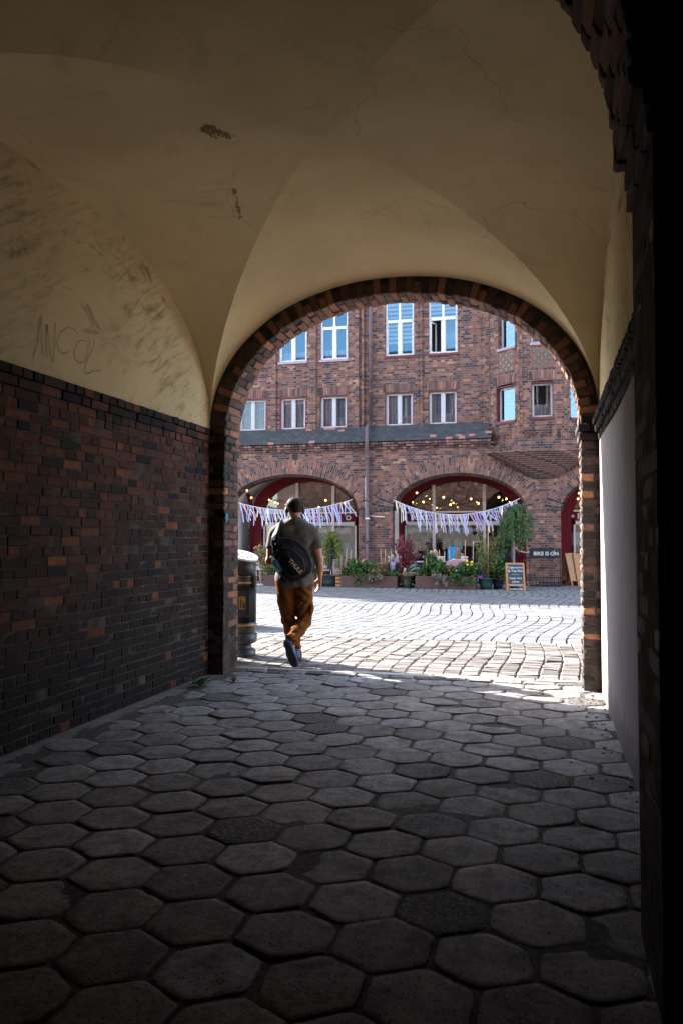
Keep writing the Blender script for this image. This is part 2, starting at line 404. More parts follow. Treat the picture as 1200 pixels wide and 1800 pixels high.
M['leaf_red'] = toned('red_maple_leaves', [(0, (.05,.008,.014)), (.5, (.15,.018,.03)), (1, (.30,.06,.085))], .55, 60, .2, 0)
M['leaf_tan'] = toned('bronze_tipped_leaves', [(0, (.04,.08,.025)), (.45, (.09,.11,.035)), (.7, (.25,.15,.06)), (1, (.42,.25,.13))], .55, 60, .2, 0)
M['leaf_grey'] = toned('grey_succulent', [(0, (.12,.12,.10)), (1, (.30,.27,.23))], .7, 60, .2, 0)
M['bark'] = simple('bark', (.12,.085,.06), .85, .3, 20, bmp=.5)
M['cane'] = simple('bamboo_cane', (.42,.25,.11), .6, .2, 20)
M['wood'] = simple('orange_wood', (.33,.155,.055), .5, .25, 9)
M['slate'] = simple('chalk_board', (.022,.032,.040), .7, .2, 8)
M['chalk'] = simple('chalk', (.55,.58,.58), .9, .1)
M['pot_green'] = simple('green_glazed_pot', (.035,.085,.072), .3, .35, 8)
M['pot_olive'] = simple('olive_pot', (.040,.050,.022), .5, .2, 8)
M['pot_dark'] = simple('dark_green_tub', (.03,.05,.046), .5, .25, 8)
M['pot_blue'] = simple('dark_blue_pot', (.010,.022,.06), .3, .2, 8)
M['yellow'] = simple('yellow_petals', (.75,.55,.02), .6, .1)
M['orange'] = simple('orange_petals', (.62,.12,.02), .6, .1)
M['pinkp'] = simple('pink_paint', (.60,.33,.33), .5, .12)
M['bluep'] = simple('blue_print', (.03,.22,.42), .6, .3, 9)
M['purple'] = simple('purple_cloth', (.28,.10,.36), .8, .2)
M['skin'] = simple('skin', (.40,.195,.13), .55, .14, 14, spec=.4)
M['skin_pale'] = simple('skin_pale', (.50,.29,.22), .55, .1, 14)
M['hair'] = simple('dark_brown_hair', (.016,.008,.005), .6, .4, 60, bmp=.2, bs=120, spec=.12)
M['hair_blond'] = simple('dark_blonde_hair', (.17,.09,.045), .5, .3, 60)
def cloth(name, col, rough=.85, var=.2, bs=250):
    m, nt, b = mat(name); co = coord(nt)
    c = ramp(nt, noi(nt, co, 9, 5), [(.25, tuple(x * (1 - var) for x in col)), (.75, tuple(x * (1 + var) for x in col))])
    nt.links.new(c, b.inputs['Base Color']); b.inputs['Roughness'].default_value = rough; b.inputs['Specular IOR Level'].default_value = .2
    b.inputs['Sheen Weight'].default_value = .15
    n1 = bump(nt, b, noi(nt, co, 16, 3, .5, 1.5, (1, 1, 1.6)), .35, .02); bump(nt, b, noi(nt, co, bs, 2), .2, .002, n1)
    return m
M['olive'] = cloth('olive_cotton', (.082,.074,.058)); M['rust'] = cloth('rust_brown_canvas', (.155,.058,.017), .9, .3)
M['rust'].node_tree.nodes['Principled BSDF'].inputs['Specular IOR Level'].default_value = .04; M['rust'].node_tree.nodes['Principled BSDF'].inputs['Sheen Weight'].default_value = 0
M['bag'] = cloth('black_nylon', (.006,.006,.008), .6, .3); M['bag_hi'] = cloth('charcoal_nylon', (.010,.010,.013), .6, .3)
for q in ('bag', 'bag_hi'): M[q].node_tree.nodes['Principled BSDF'].inputs['Sheen Weight'].default_value = 0
M['silver'] = simple('silver_print', (.62,.55,.45), .5, .1)
M['shoe'] = simple('blue_shoe_knit', (.05,.13,.26), .7, .25, 40, bmp=.3, bs=200)
M['sole'] = simple('navy_sole', (.020,.026,.040), .7, .25, 30, bmp=.3)
M['bluebottle'] = simple('blue_plastic', (.02,.20,.36), .3, .1)
M['clearcap'] = simple('pale_plastic', (.55,.58,.60), .3, .1)
for nm, c in dict(c_maroon=(.045,.018,.022), c_jeans=(.03,.07,.13), c_ltblue=(.25,.36,.55), c_green=(.20,.32,.22), c_black=(.015,.015,.018), c_white=(.62,.60,.60), c_grey=(.16,.18,.24), c_pink=(.5,.28,.27), c_dark=(.03,.03,.035)).items(): M[nm] = cloth(nm[2:] + '_cloth', c)
for nm, c in dict(r_white=(.58,.57,.63), r_blue=(.36,.44,.66), r_pink=(.58,.27,.37), r_lilac=(.40,.31,.54), r_cream=(.60,.52,.42)).items(): M[nm] = simple(nm[2:] + '_ribbon', c, .6, .08)
def emit(name, col, st):
    m, nt, b = mat(name); b.inputs['Base Color'].default_value = (*col, 1); b.inputs['Emission Color'].default_value = (*col, 1); b.inputs['Emission Strength'].default_value = st; return m
M['bulb'] = emit('warm_bulb', (1, .47, .08), 3.2)
def glass(name, refl, dark=None, tint=(1,1,1)):
    m = bpy.data.materials.new(name); m.use_nodes = True; nt = m.node_tree; nt.nodes.clear()
    out = N(nt, 'ShaderNodeOutputMaterial'); g = N(nt, 'ShaderNodeBsdfGlossy'); g.inputs['Roughness'].default_value = .02; g.inputs['Color'].default_value = (*tint, 1)
    bp = N(nt, 'ShaderNodeBump'); bp.inputs['Strength'].default_value = .012; bp.inputs['Distance'].default_value = .02
    nt.links.new(noi(nt, coord(nt), 2.5, 2), bp.inputs['Height']); nt.links.new(bp.outputs[0], g.inputs['Normal'])
    if dark is None: t = N(nt, 'ShaderNodeBsdfTransparent'); t.inputs['Color'].default_value = (.85,.88,.9,1)
    else: t = N(nt, 'ShaderNodeBsdfDiffuse'); t.inputs['Color'].default_value = (*dark, 1)
    mx = N(nt, 'ShaderNodeMixShader'); lw = N(nt, 'ShaderNodeFresnel'); lw.inputs['IOR'].default_value = 1.5
    nt.links.new(mth(nt, 'ADD', lw.outputs[0], refl), mx.inputs[0])
    nt.links.new(t.outputs[0], mx.inputs[1]); nt.links.new(g.outputs[0], mx.inputs[2]); nt.links.new(mx.outputs[0], out.inputs[0])
    return m
M['glass'] = glass('window_glass', .03); M['glass_sky'] = glass('old_window_glass', .11, None, (.48,.80,1)); M['glass_shop'] = glass('shop_glass', .07)
M['interior'] = simple('dim_interior', (.06,.055,.055), .9)
def curtain_mat():
    m, nt, b = mat('net_curtain'); p = geo(nt)
    w = noi(nt, p, 9, 3, .6, 0, (4, 4, .25)); l = N(nt, 'ShaderNodeTexVoronoi'); l.inputs['Scale'].default_value = 16; nt.links.new(p, l.inputs['Vector'])
    c = ramp(nt, w, [(.3, (.20,.21,.25)), (.7, (.55,.56,.62))]); c = mixc(nt, .5, c, ramp(nt, l.outputs['Distance'], [(.1, (.9,)*3), (.6, (.35,)*3)]), 'MULTIPLY')
    nt.links.new(c, b.inputs['Base Color']); return m
M['curtain'] = curtain_mat(); M['blind'] = simple('white_roller_blind', (.46,.48,.50), .8, .05)
def mural_mat():
    m, nt, b = mat('mural_print'); p = geo(nt); v = N(nt, 'ShaderNodeTexVoronoi'); v.inputs['Scale'].default_value = 9; v.feature = 'DISTANCE_TO_EDGE'; nt.links.new(p, v.inputs['Vector'])
    c = ramp(nt, v.outputs['Distance'], [(.03, (.015,)*3), (.2, (.42,.42,.42))]); c = mixc(nt, ramp(nt, noi(nt, p, 3), [(.5, (0,0,0)), (.65, (.6,)*3)]), c, (.25,.22,.10))
    nt.links.new(c, b.inputs['Base Color']); return m
M['mural'] = mural_mat()
M['greentile'] = simple('green_glazed_tile', (.02,.17,.12), .35, .15)
M['redtile'] = simple('red_panel_brick', (.17,.068,.052), .8, .3, 14)
M['stain'] = simple('rust_stain', (.27,.17,.065), .9, .4, 30)
M['scratch'] = simple('scratched_line', (.20,.15,.08), .95)
M['metal_white'] = simple('white_metal', (.6,.6,.62), .5, .1)
# ================================================================== THE PASSAGE (one building, its walls, arches and vault as parts)
CX, HW, HI = -1.46, 1.94, 1.765; XL, XR = CX - HW, CX + HW
ZS, ZC = 2.48, 3.84                       # springing and crown of the arch opening
YF, YF2, YO = 7.70, 8.08, 8.66            # inner order of the far arch, outer wall face
YN, YN2, ZSN = 2.45, 3.05, 2.74           # near arch
PE = 2.12
def prof(u): return max(0.0, 1 - min(1, abs(u)) ** PE) ** (1 / PE)
gate = thing('archway_building', 'dark vaulted brick passage the photo is taken from, framing the courtyard', 'building', (CX, 5, 0))
def patch(*p): return noise.noise(Vector(p))
def left_tone(y, z):
    soot = 1.15 - z / 1.55 + .55 * patch(y * .7, z * .8, 3)
    r = random.random(); s = max(0, min(1, soot + .1))
    if r < .10: t = random.uniform(.05, .35)
    elif r < .94 + .04 * s: t = random.uniform(.44, .76) * (1 - .58 * s)
    else: t = random.uniform(.72, .88)
    return t
# ---- left wall
mb = MB(); course = .0708; nz = 36
for r in range(nz):
    z = .004 + r * course + course / 2
    pro = 0; hd = r % 2 == 0
    if r == nz - 1: pro, hd = .032, True
    elif r == nz - 2: pro, hd = .026, False
    elif r == nz - 3: pro, hd = .006, True
    y = 2.9 + random.uniform(0, .1) + (.06 if hd else 0)
    while y < YF - .01:
        L = .125 if hd else .25
        if random.random() < .12: L = .125 if L > .2 else .25
        L *= random.uniform(.90, 1.06); y1 = min(y + L, YF)
        if y1 - y > .05:
            t = left_tone(y, z); d = random.gauss(0, .0018) - (.010 if random.random() < .03 else 0)
            if r >= nz - 2: t = random.choice([.05, .12, .2, .28, .4, .45, .62, .7])
            hh = (course - .010) / 2
            mb.brick((XL + pro + d - .05, (y + y1) / 2, z + random.gauss(0, .0015)), (1,0,0), (0,1,0), (0,0,1), (.05, (y1 - y) / 2 - .0045, hh + .001), t, random.uniform(.003, .007), .003)
        y = y1
obj('left_wall_bricks', mb, M['brick_near'], gate)
mb = MB(); mb.poly([(XL - .004, -4, -.05), (XL - .004, YF, -.05), (XL - .004, YF, 2.50), (XL - .004, -4, 2.50)][::-1])
mb.poly([(XL + .025, 2.9, 2.549), (XL + .025, YF, 2.549), (XL - .1, YF, 2.549), (XL - .1, 2.9, 2.549)][::-1])
mb.box((XL - .55, -4, -.05), (XL - .11, YO - .52, 4.85)); obj('left_wall_mortar', mb, M['mortar'], gate)
# plaster above: gently uneven sheet
def sheet(mb, P, nu, nv, flip=False, smooth=True):
    b = len(mb.v)
    for i in range(nu + 1):
        for j in range(nv + 1): mb.v.append(tuple(P(i / nu, j / nv)))
    for i in range(nu):
        for j in range(nv):
            q = [b+i*(nv+1)+j, b+(i+1)*(nv+1)+j, b+(i+1)*(nv+1)+j+1, b+i*(nv+1)+j+1]
            mb.face(q[::-1] if flip else q, .5, None, smooth)
mb = MB(); sheet(mb, lambda u, v: (XL + .004 + .008 * patch(u * 9, v * 3, 1), 2.2 + u * 5.5, 2.535 + v * 1.6), 60, 18)
obj('left_wall_plaster', mb, M['plaster_wall'], gate)
# ---- right wall
mb = MB(); sheet(mb, lambda u, v: (XR - .002 + .010 * patch(u * 4, v * 2, 5), 2.9 + u * (YF - 2.9), -.05 + v * 2.36), 40, 12, True)
obj('right_wall_render', mb, M['plaster_lilac'], gate)
mb = MB(); sheet(mb, lambda u, v: (XR + .004 + .010 * patch(u * 5, v * 2, 7), 2.2 + u * 5.5, 2.5 + v * 1.62), 40, 12, True)
obj('right_wall_plaster', mb, M['plaster_wall'], gate)
mb = MB()
for r, (z, pro) in enumerate([(2.335, .012), (2.415, .035), (2.488, .055)]):
    y = 2.9
    while y < YF:
        L = .125 if r != 1 else .25; y1 = min(y + L, YF)
        mb.brick((XR + .05 - pro, (y + y1) / 2, z), (1,0,0), (0,1,0), (0,0,1), (.055, (y1 - y) / 2 - .006, .033), random.choice([.05, .15, .3, .42, .5]), .008, .006); y = y1
obj('right_wall_band', mb, M['brick_near'], gate)
mb = MB(); mb.box((XR + .012, -4, -.05), (XR + .5, YO - .52, 4.85)); mb.box((XR - .004, 2.9, 2.30), (XR + .06, YF, 2.51)); obj('right_wall_core', mb, M['mortar'], gate)
# ---- piers and arch rings made of real bricks
def pier(mb, side, ya, yb, ztop, worn):
    q_ = 1 if worn else .45
    xin = CX + side * HI; n = int(round(ztop / .0768)); ch = ztop / n
    for r in range(n):
        z = (r + .5) * ch; yy = [ya, ya + .25, yb] if r % 2 else [ya, ya + .125, yb]
        if yb - ya > .55: yy = [ya, ya + .25, ya + .5, yb] if r % 2 else [ya, ya + .125, ya + .36, yb]
        pro = .03 if r == n - 1 else (.018 if r == n - 2 else 0)
        for k in range(len(yy) - 1):
            a, b2 = yy[k], yy[k + 1]
            e = abs(random.gauss(0, .003)) + (abs(random.gauss(0, .008)) if worn and z < .75 else 0)
            f = abs(random.gauss(0, .003)) + (abs(random.gauss(0, .008)) if worn and z < .6 and k == 0 else 0)
            dep = .25 if r % 2 == 0 else .125
            aa = a + .0055 - (pro if k == 0 else 0) + (f if k == 0 else 0); bb = b2 - .0055
            x0 = xin - side * (pro - e); x1 = x0 + side * dep
            t = random.choice([.35, .45, .5, .55, .6, .66, .7]) if k else random.choice([.03, .1, .18, .25, .33, .4, .5, .6])  # courtyard bounce put into tone: reveal bricks lighter, front bricks darker
            if not worn: t *= .75; e = .002 + random.uniform(0, .002); f = .002
            if random.random() < .10: t = random.uniform(.78, .92)
            if z < .5 + .1 * (r % 3): t *= .6
            mb.brick(((x0 + x1) / 2, (aa + bb) / 2, z), (1,0,0), (0,1,0), (0,0,1), (abs(x1 - x0) / 2 - .0055, (bb - aa) / 2, ch / 2 - .0055), t, random.uniform(.007, .015) * (1 if worn else .4), (.005 if z > .6 else .009) * (1 if worn else .3))
            if k == 0 and dep < .2:
                x2 = x1 + side * .25
                mb.brick(((x1 + x2) / 2, aa + .06, z), (1,0,0), (0,1,0), (0,0,1), (.12, .06, ch / 2 - .0055), random.choice([.05, .2, .35, .5, .6]), .009, .004)
def ring(mb, mm, ya, yb, zs, zc, step=.079, depth=.165, HI=HI):
    K = 400; pts = []
    for i in range(K + 1):
        a = math.pi * i / K; c, s = math.cos(a), math.sin(a)
        e = 2 / PE; pts.append((CX - HI * math.copysign(abs(c) ** e, c), zs + (zc - zs) * s ** e))
    L = [0]
    for i in range(K): L.append(L[-1] + math.dist(pts[i], pts[i + 1]))
    n = int(round(L[-1] / step)); Y = (0, 1, 0)
    def P(s):
        s = max(0, min(L[-1], s)); i = min(K - 1, max(0, int(np.searchsorted(L, s)) - 1)); t = (s - L[i]) / max(1e-6, L[i + 1] - L[i])
        return Vector((pts[i][0] + t * (pts[i+1][0] - pts[i][0]), 0, pts[i][1] + t * (pts[i+1][1] - pts[i][1])))
    for k in range(n):
        s = (k + .5) * L[-1] / n; p = P(s); tg = (P(s + .02) - P(s - .02)).normalized(); nr = Vector((-tg.z, 0, tg.x))
        w = L[-1] / n; out = 1 + depth / 1.9
        d = yb - ya; yy = ([ya, ya + .25, yb] if k % 2 else [ya, ya + .125, yb]) if d < .5 else ([ya, ya + .25, ya + .5, yb] if k % 2 else [ya, ya + .12, ya + .37, yb])
        for j in range(len(yy) - 1):
            a, b2 = yy[j] + .005, yy[j + 1] - .005
            e = random.gauss(0, .005 if zs < 2.6 else .0015)
            t = random.choice([.5, .55, .6, .66, .7, .74, .78]) if random.random() < .85 else random.choice([.2, .35, .85, .9])
            if j == 0: t = t * random.choice([.6, .8, 1])  # front face toned darker, standing in for its lack of outside light
            if j == 0 and k % 2 == 0:
                cut = depth * random.uniform(.62, .7)
                for (r0, r1) in ((e, cut - .005), (cut + .005, depth)):
                    c = p + nr * ((r0 + r1) / 2); c.y = (a + b2) / 2 + random.gauss(0, .002)
                    mb.brick(c, tg, Y, nr, (w / 2 * (1 + (r0 + r1) / 2 / 2.6) - .006, (b2 - a) / 2, (r1 - r0) / 2), t, .008, .004); t = random.choice([.1, .2, .35, .45])
            else:
                c = p + nr * ((e + depth) / 2); c.y = (a + b2) / 2 + (random.gauss(0, .002) if j == 0 else 0)
                mb.brick(c, tg, Y, nr, (w / 2 * 1.03 - .006, (b2 - a) / 2, (depth - e) / 2), t, .009, .004)
    # mortar body
    for (r0, r1, flip) in ((.009, .009, False),):
        for i in range(0, K, 4):
            q = []
            A, B = Vector((pts[i][0], 0, pts[i][1])), Vector((pts[i+4][0], 0, pts[i+4][1]))
            nA = Vector((A.x - CX, 0, (A.z - zs) * 1.6)).normalized(); nB = Vector((B.x - CX, 0, (B.z - zs) * 1.6)).normalized()
            A0, B0, A1, B1 = A + nA * .014, B + nB * .014, A + nA * (depth + .03), B + nB * (depth + .03)
            mm.poly([(A0.x, ya + .014, A0.z), (B0.x, ya + .014, B0.z), (B1.x, ya + .014, B1.z), (A1.x, ya + .014, A1.z)])
            mm.poly([(A0.x, ya + .008, A0.z), (A0.x, yb, A0.z), (B0.x, yb, B0.z), (B0.x, ya + .008, B0.z)])
for nm, ya, yb, zs, zc in (('courtyard_arch', YF, YF2, ZS, ZC), ('near_arch', YN, YN2, ZSN, ZC + .26)):
    mb, mm = MB(), MB()
    for sd in (-1, 1):
        pier(mb, sd, ya, yb, zs, nm[0] == 'c'); xi = CX + sd * (HI + (.018 if nm[0] == 'c' else .007)); xo = CX + sd * (HW + .3)
        mm.box((min(xi, xo), ya + .018, -.05), (max(xi, xo), yb - .008, zs + .01))
    ring(mb, mm, ya, yb, zs, zc, HI=HI - (.055 if nm[0] == 'n' else 0), depth=.165 if nm[0] == 'c' else .24)
    obj(nm + '_bricks', mb, M['brick_arch'], gate); obj(nm + '_mortar', mm, M['mortar'], gate)
# ---- groin vault
YC, HY = (2.55 + YF) / 2, (YF - 2.55) / 2
def vz(u, v, far):
    if far: return ZS + .02 + (4.15 + (-.22 * v if v < 0 else -.15 * v * v) - ZS - .02) * prof(u)
    w = min(1, max(0, -v / max(1e-6, abs(u)))) ** 2; return ZS + .02 + (4.15 - .15 * (1 - w) * u * u + .22 * w * abs(u) - ZS - .02) * prof(v)
vm = MB()
for far, sg in ((True, 1), (True, -1), (False, 1), (False, -1)):
    def P(a, t):
        a = 1 - (1 - a) ** 1.6; w = (2 * t - 1); w = math.copysign(1 - (1 - abs(w)) ** 1.7, w) * a
        u, v = (w, sg * a) if far else (sg * a, w)
        z = vz(u, v, far); n = .006 * patch(u * 4, v * 5, 2) + .003 * patch(u * 15, v * 18, 4)
        return (CX + u * (HW + .006), YC + v * (HY + .003), z + n * min(1, 4 * (1 - abs(w))))
    sheet(vm, P, 56, 64, (sg < 0) != (not far))
obj('groin_vault', vm, M['plaster'], gate)
# rust stains on the vault (thin irregular smears lying on it)
sm = MB()
def smear(px, py, L, W, ang, nblob):
    for _ in range(nblob):
        a = random.gauss(0, L); b = random.gauss(0, W); x = px + a * math.cos(ang) - b * math.sin(ang); y = py + a * math.sin(ang) + b * math.cos(ang)
        r = ray(x, y); best = None
        for i in range(400):
            t = 3 + i * .012; X, Y, Z = r[0]*t, r[1]*t, EYE + r[2]*t; u, v = (X - CX) / HW, (Y - YC) / HY
            if abs(u) > 1 or abs(v) > 1: break
            if Z > max(vz(u, v, True) if abs(v) >= abs(u) else 0, vz(u, v, False) if abs(u) >= abs(v) else 0) - .004: best = Vector((X, Y, Z)); break
        if best is None: continue
        e = Vector((-math.sin(YAW)*0 + math.cos(YAW), math.sin(YAW), 0)); w = random.uniform(.004, .013)
        nrm = Vector((.75, .1, -.65)).normalized(); a1 = nrm.cross(Vector((0, 1, 0))).normalized(); a2 = nrm.cross(a1); m = 7
        sm.poly([best + nrm * .004 + (a1 * math.cos(q*6.283/m) * 1.2 + a2 * math.sin(q*6.283/m) * 2.6) * w * random.uniform(.5, 1.2) for q in range(m)])
smear(382, 234, 13, 4, .25, 46); smear(366, 226, 6, 3, .1, 22); obj('rust_stain', sm, M['stain'], gate)
sm = MB(); smear(418, 358, 3, 11, -.2, 22); obj('rust_stain', sm, M['stain'], gate)
# scratched letters in the plaster (left wall)
gm = MB()
for st in ([(66,597),(74,555),(75,622),(78,623)], [(68,598),(59,630)], [(84,570),(82,605),(83,630)], [(84,570),(87,610),(92,636),(95,636),(96,600),(98,566)],
           [(138,588),(130,577),(118,576),(106,585),(101,602),(104,616),(113,622),(122,618)],
           [(153,600),(146,597),(136,602),(131,615),(132,630),(140,639),(149,635),(155,622),(155,606)], [(153,593),(158,597),(157,612)], [(167,597),(164,612),(154,632),(150,644),(149,655),(156,657),(165,652),(180,651)]):
    pts = []
    for i in range(len(st) - 1):
        for k in range(4): pts.append(atX(st[i][0] + (st[i+1][0]-st[i][0])*k/4 + random.uniform(-.3,.3), st[i][1] + (st[i+1][1]-st[i][1])*k/4, XL + .011))
    pts.append(atX(*st[-1], XL + .011)); gm.ribbon(pts, .0042, (1, 0, 0), .001)
obj('scratched_graffiti', gm, M['scratch'], gate)
# ---- outer wall of the passage building (courtyard side), with windows for the shop glass to reflect
def frame(O, tx, ty=None):
    O = Vector(O); t = Vector((tx[0], tx[1], 0)).normalized(); n = Vector((t.y, -t.x, 0))   # n faces the viewer for t = +x
    return lambda s, d, z: tuple(O + t * s - n * d + Vector((0, 0, z)))
def wall_band(mb, P, s0, s1, z0, z1, th, ops, t=.5, back=False):
    """ops: (sa, sb, zb, zspring, rise). faces in front, reveals th deep"""
    ops = sorted(ops); s = s0
    def q(a, b, c, d, uv): mb.face([len(mb.v) + i for i in range(4)], t, uv) or mb.v.extend([a, b, c, d])
    def rect(sa, sb, za, zb, za2=None, zb2=None):
        za2 = za if za2 is None else za2; zb2 = zb if zb2 is None else zb2
        if zb - za < 1e-4 and zb2 - za2 < 1e-4: return
        q(P(sa,0,za), P(sb,0,za2), P(sb,0,zb2), P(sa,0,zb), [(sa,za),(sb,za2),(sb,zb2),(sa,zb)])
        if back: q(P(sa,th,zb), P(sb,th,zb2), P(sb,th,za2), P(sa,th,za), [(sa,zb),(sb,zb2),(sb,za2),(sa,za)])
    for (sa, sb, zb, zs, rise) in ops:
        rect(s, sa, z0, z1); rect(sa, sb, z0, zb)
        n = 28 if rise else 1; c = (sa + sb) / 2; h = (sb - sa) / 2
        def top(x): return zs + rise * math.sqrt(max(0, 1 - ((x - c) / h) ** 2)) if rise else zs
        xs = [c - h * math.cos(math.pi * i / n) for i in range(n + 1)]; al = 0
        for i in range(n):
            a, b = xs[i], xs[i + 1]; rect(a, b, top(a), z1, top(b), z1); l = math.dist((a, top(a)), (b, top(b)))
            q(P(a,0,top(a)), P(b,0,top(b)), P(b,th,top(b)), P(a,th,top(a)), [(0,al),(0,al+l),(th,al+l),(th,al)]); al += l
        q(P(sa,0,zb), P(sa,0,zs), P(sa,th,zs), P(sa,th,zb), [(0,zb),(0,zs),(th,zs),(th,zb)])
        q(P(sb,0,zs), P(sb,0,zb), P(sb,th,zb), P(sb,th,zs), [(0,zs),(0,zb),(th,zb),(th,zs)])
        if zb > z0 + .01: q(P(sa,0,zb), P(sa,th,zb), P(sb,th,zb), P(sb,0,zb), [(sa,0),(sa,th),(sb,th),(sb,0)])
        s = sb
    rect(s, s1, z0, z1)
mb = MB(); P = frame((9, YO, 0), (-1, 0))          # faces +Y, s runs to -X
c = 9 - CX
wall_band(mb, P, 0, 24, -.05, 4.3, .52, [(c - 2.0, c + 2.0, -.05, ZS, 1.75)])
for a, b in ((-15, CX - 2.06), (CX + 2.06, 9)):
    q = MB(); q.box((a, YO + .001, 0), (b, YO + .02, 2.7)); obj('rendered_plinth', q, M['conc'], gate)
wins = [(9 - x - .5, 9 - x + .5, 5.2, 6.4, .0) for x in (-12.5, -10.5, -7.2, -5.2, -2.6, -.4, 3, 5)]
wall_band(mb, P, 0, 24, 4.3, 7.2, .25, wins)
wins2 = [(a, b, 7.9, 9.1, 0) for a, b, *_ in wins]; wall_band(mb, P, 0, 24, 7.2, 10.2, .25, wins2)
obj('courtyard_wall', mb, M['brick_far'], gate)
for (a, b, za, zb, _) in wins + wins2:
    wm, gm2 = MB(), MB()
    gm2.poly([P(a, .16, za), P(b, .16, za), P(b, .16, zb), P(a, .16, zb)])
    for (u, v, w, x) in ((a, a+.07, za, zb), (b-.07, b, za, zb), ((a+b)/2-.04, (a+b)/2+.04, za+.07, zb-.07), (a+.07, b-.07, za, za+.07), (a+.07, b-.07, zb-.07, zb)):
        pts = [P(u, .12, w), P(v, .15, x)]; lo2 = [min(pts[0][i], pts[1][i]) for i in range(3)]; hi2 = [max(pts[0][i], pts[1][i]) for i in range(3)]; wm.box(lo2, hi2)
    wo_ = obj('courtyard_window', wm, M['white'], gate); obj('pane', gm2, M['glass'], wo_)
mb = MB()
mb.box((-15, -4.5, 4.75), (9, YO - .27, 10.1)); mb.box((-15, -4, -.05), (XL - .56, YO - .53, 4.74)); mb.box((XR + .51, -4, -.05), (9, YO - .53, 4.74))
mb.box((XL - .5, -4.5, -.05), (XR + .5, -4.05, 4.74)); mb.box((XL - .1, -4.04, 4.1), (XR + .1, YN - .02, 4.7)); mb.box((XL - .1, YF2 - .02, 4.05), (XR + .1, YO - .53, 4.48))  # first box: unseen rear wall, added to shut out light behind the camera
obj('upper_storeys_and_rear_seal', mb, M['brick_dark'], gate)
mb = MB()
for sd in (-1, 1):
    x = CX + sd * HW; mb.poly([(x, -4.04, -.05), (x, YN, -.05), (x, YN, 4.1), (x, -4.04, 4.1)] if sd > 0 else [(x, YN, -.05), (x, -4.04, -.05), (x, -4.04, 4.1), (x, YN, 4.1)])
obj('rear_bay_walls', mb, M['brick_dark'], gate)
mb = MB(); mb.poly([(-15.3, YO + .35, 9.9), (9.3, YO + .35, 9.9), (9.3, 2, 13), (-15.3, 2, 13)]); mb.poly([(-15.3, YO + .35, 9.9), (-15.3, YO, 9.9), (9.3, YO, 9.9), (9.3, YO + .35, 9.9)][::-1])
obj('roof', mb, M['tile'], gate)
# nail and sticker
mb = MB(); a = at(1084, 163, 3.0); b = at(1070, 158, 3.0); mb.tube([a + Vector((.02, 0, -.004)), b], .0035, 6); mb.tube([b + Vector((.001, 0, 0)), b - Vector((.005, 0, -.002))], .008, 8)
tag(obj('iron_nail', mb, M['black']), 'bent dark iron nail sticking out of the near brick arch', 'nail')
mb = MB(); p0 = atX(399, 911, CX - HI + .012); pts = [p0 + Vector((0, .055 * math.cos(q), .05 * math.sin(q) if math.sin(q) < 0 else .085 * math.sin(q) * (1 - .0))) * .6 for q in [i * .5236 for i in range(12)]]
mb.poly(pts); mb.poly([p + Vector((.003, 0, 0)) for p in pts][::-1]); 
for i in range(12): mb.poly([pts[i], pts[(i+1) % 12], pts[(i+1) % 12] + Vector((.003,0,0)), pts[i] + Vector((.003,0,0))][::-1])
tag(obj('sticker', mb, simple('turquoise_sticker', (.02, .25, .33), .5, .1)), 'small turquoise drop-shaped sticker on the left brick pier', 'sticker')
# ================================================================== GROUND
mb = MB(); mb.poly([(-300, -300, -.06), (300, -300, -.06), (300, 600, -.06), (-300, 600, -.06)]); struct(obj('ground', mb, M['ground']))
mb = MB()
def base(u, v):
    x = XL - .05 + u * (HW * 2 + .1); y = -4 + v * (8.09 + 4)
    e = max(0, 1 - (x - XL) / .5) + .35 * max(0, 1 - (XR - x) / .25)
    return (x, y, -.0052 + .006 * min(1, e * 1.1) + .0022 * patch(x * 3, y * 3, 9) + .002 * patch(x * 14, y * 14, 3))
sheet(mb, base, 60, 150)
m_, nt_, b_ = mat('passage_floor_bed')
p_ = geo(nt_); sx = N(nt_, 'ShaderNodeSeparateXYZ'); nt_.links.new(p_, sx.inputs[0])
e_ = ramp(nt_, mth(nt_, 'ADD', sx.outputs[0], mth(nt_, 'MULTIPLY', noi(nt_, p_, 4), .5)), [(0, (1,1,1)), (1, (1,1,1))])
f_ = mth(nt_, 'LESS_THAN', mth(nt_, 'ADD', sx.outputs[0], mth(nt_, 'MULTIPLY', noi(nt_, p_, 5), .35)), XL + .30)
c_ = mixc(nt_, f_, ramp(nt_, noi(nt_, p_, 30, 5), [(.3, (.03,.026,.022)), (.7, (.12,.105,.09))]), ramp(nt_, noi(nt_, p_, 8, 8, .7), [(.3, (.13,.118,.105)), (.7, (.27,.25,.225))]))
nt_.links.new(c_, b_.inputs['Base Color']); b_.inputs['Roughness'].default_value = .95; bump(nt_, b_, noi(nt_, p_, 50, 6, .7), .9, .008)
struct(obj('passage_floor_bed', mb, m_))
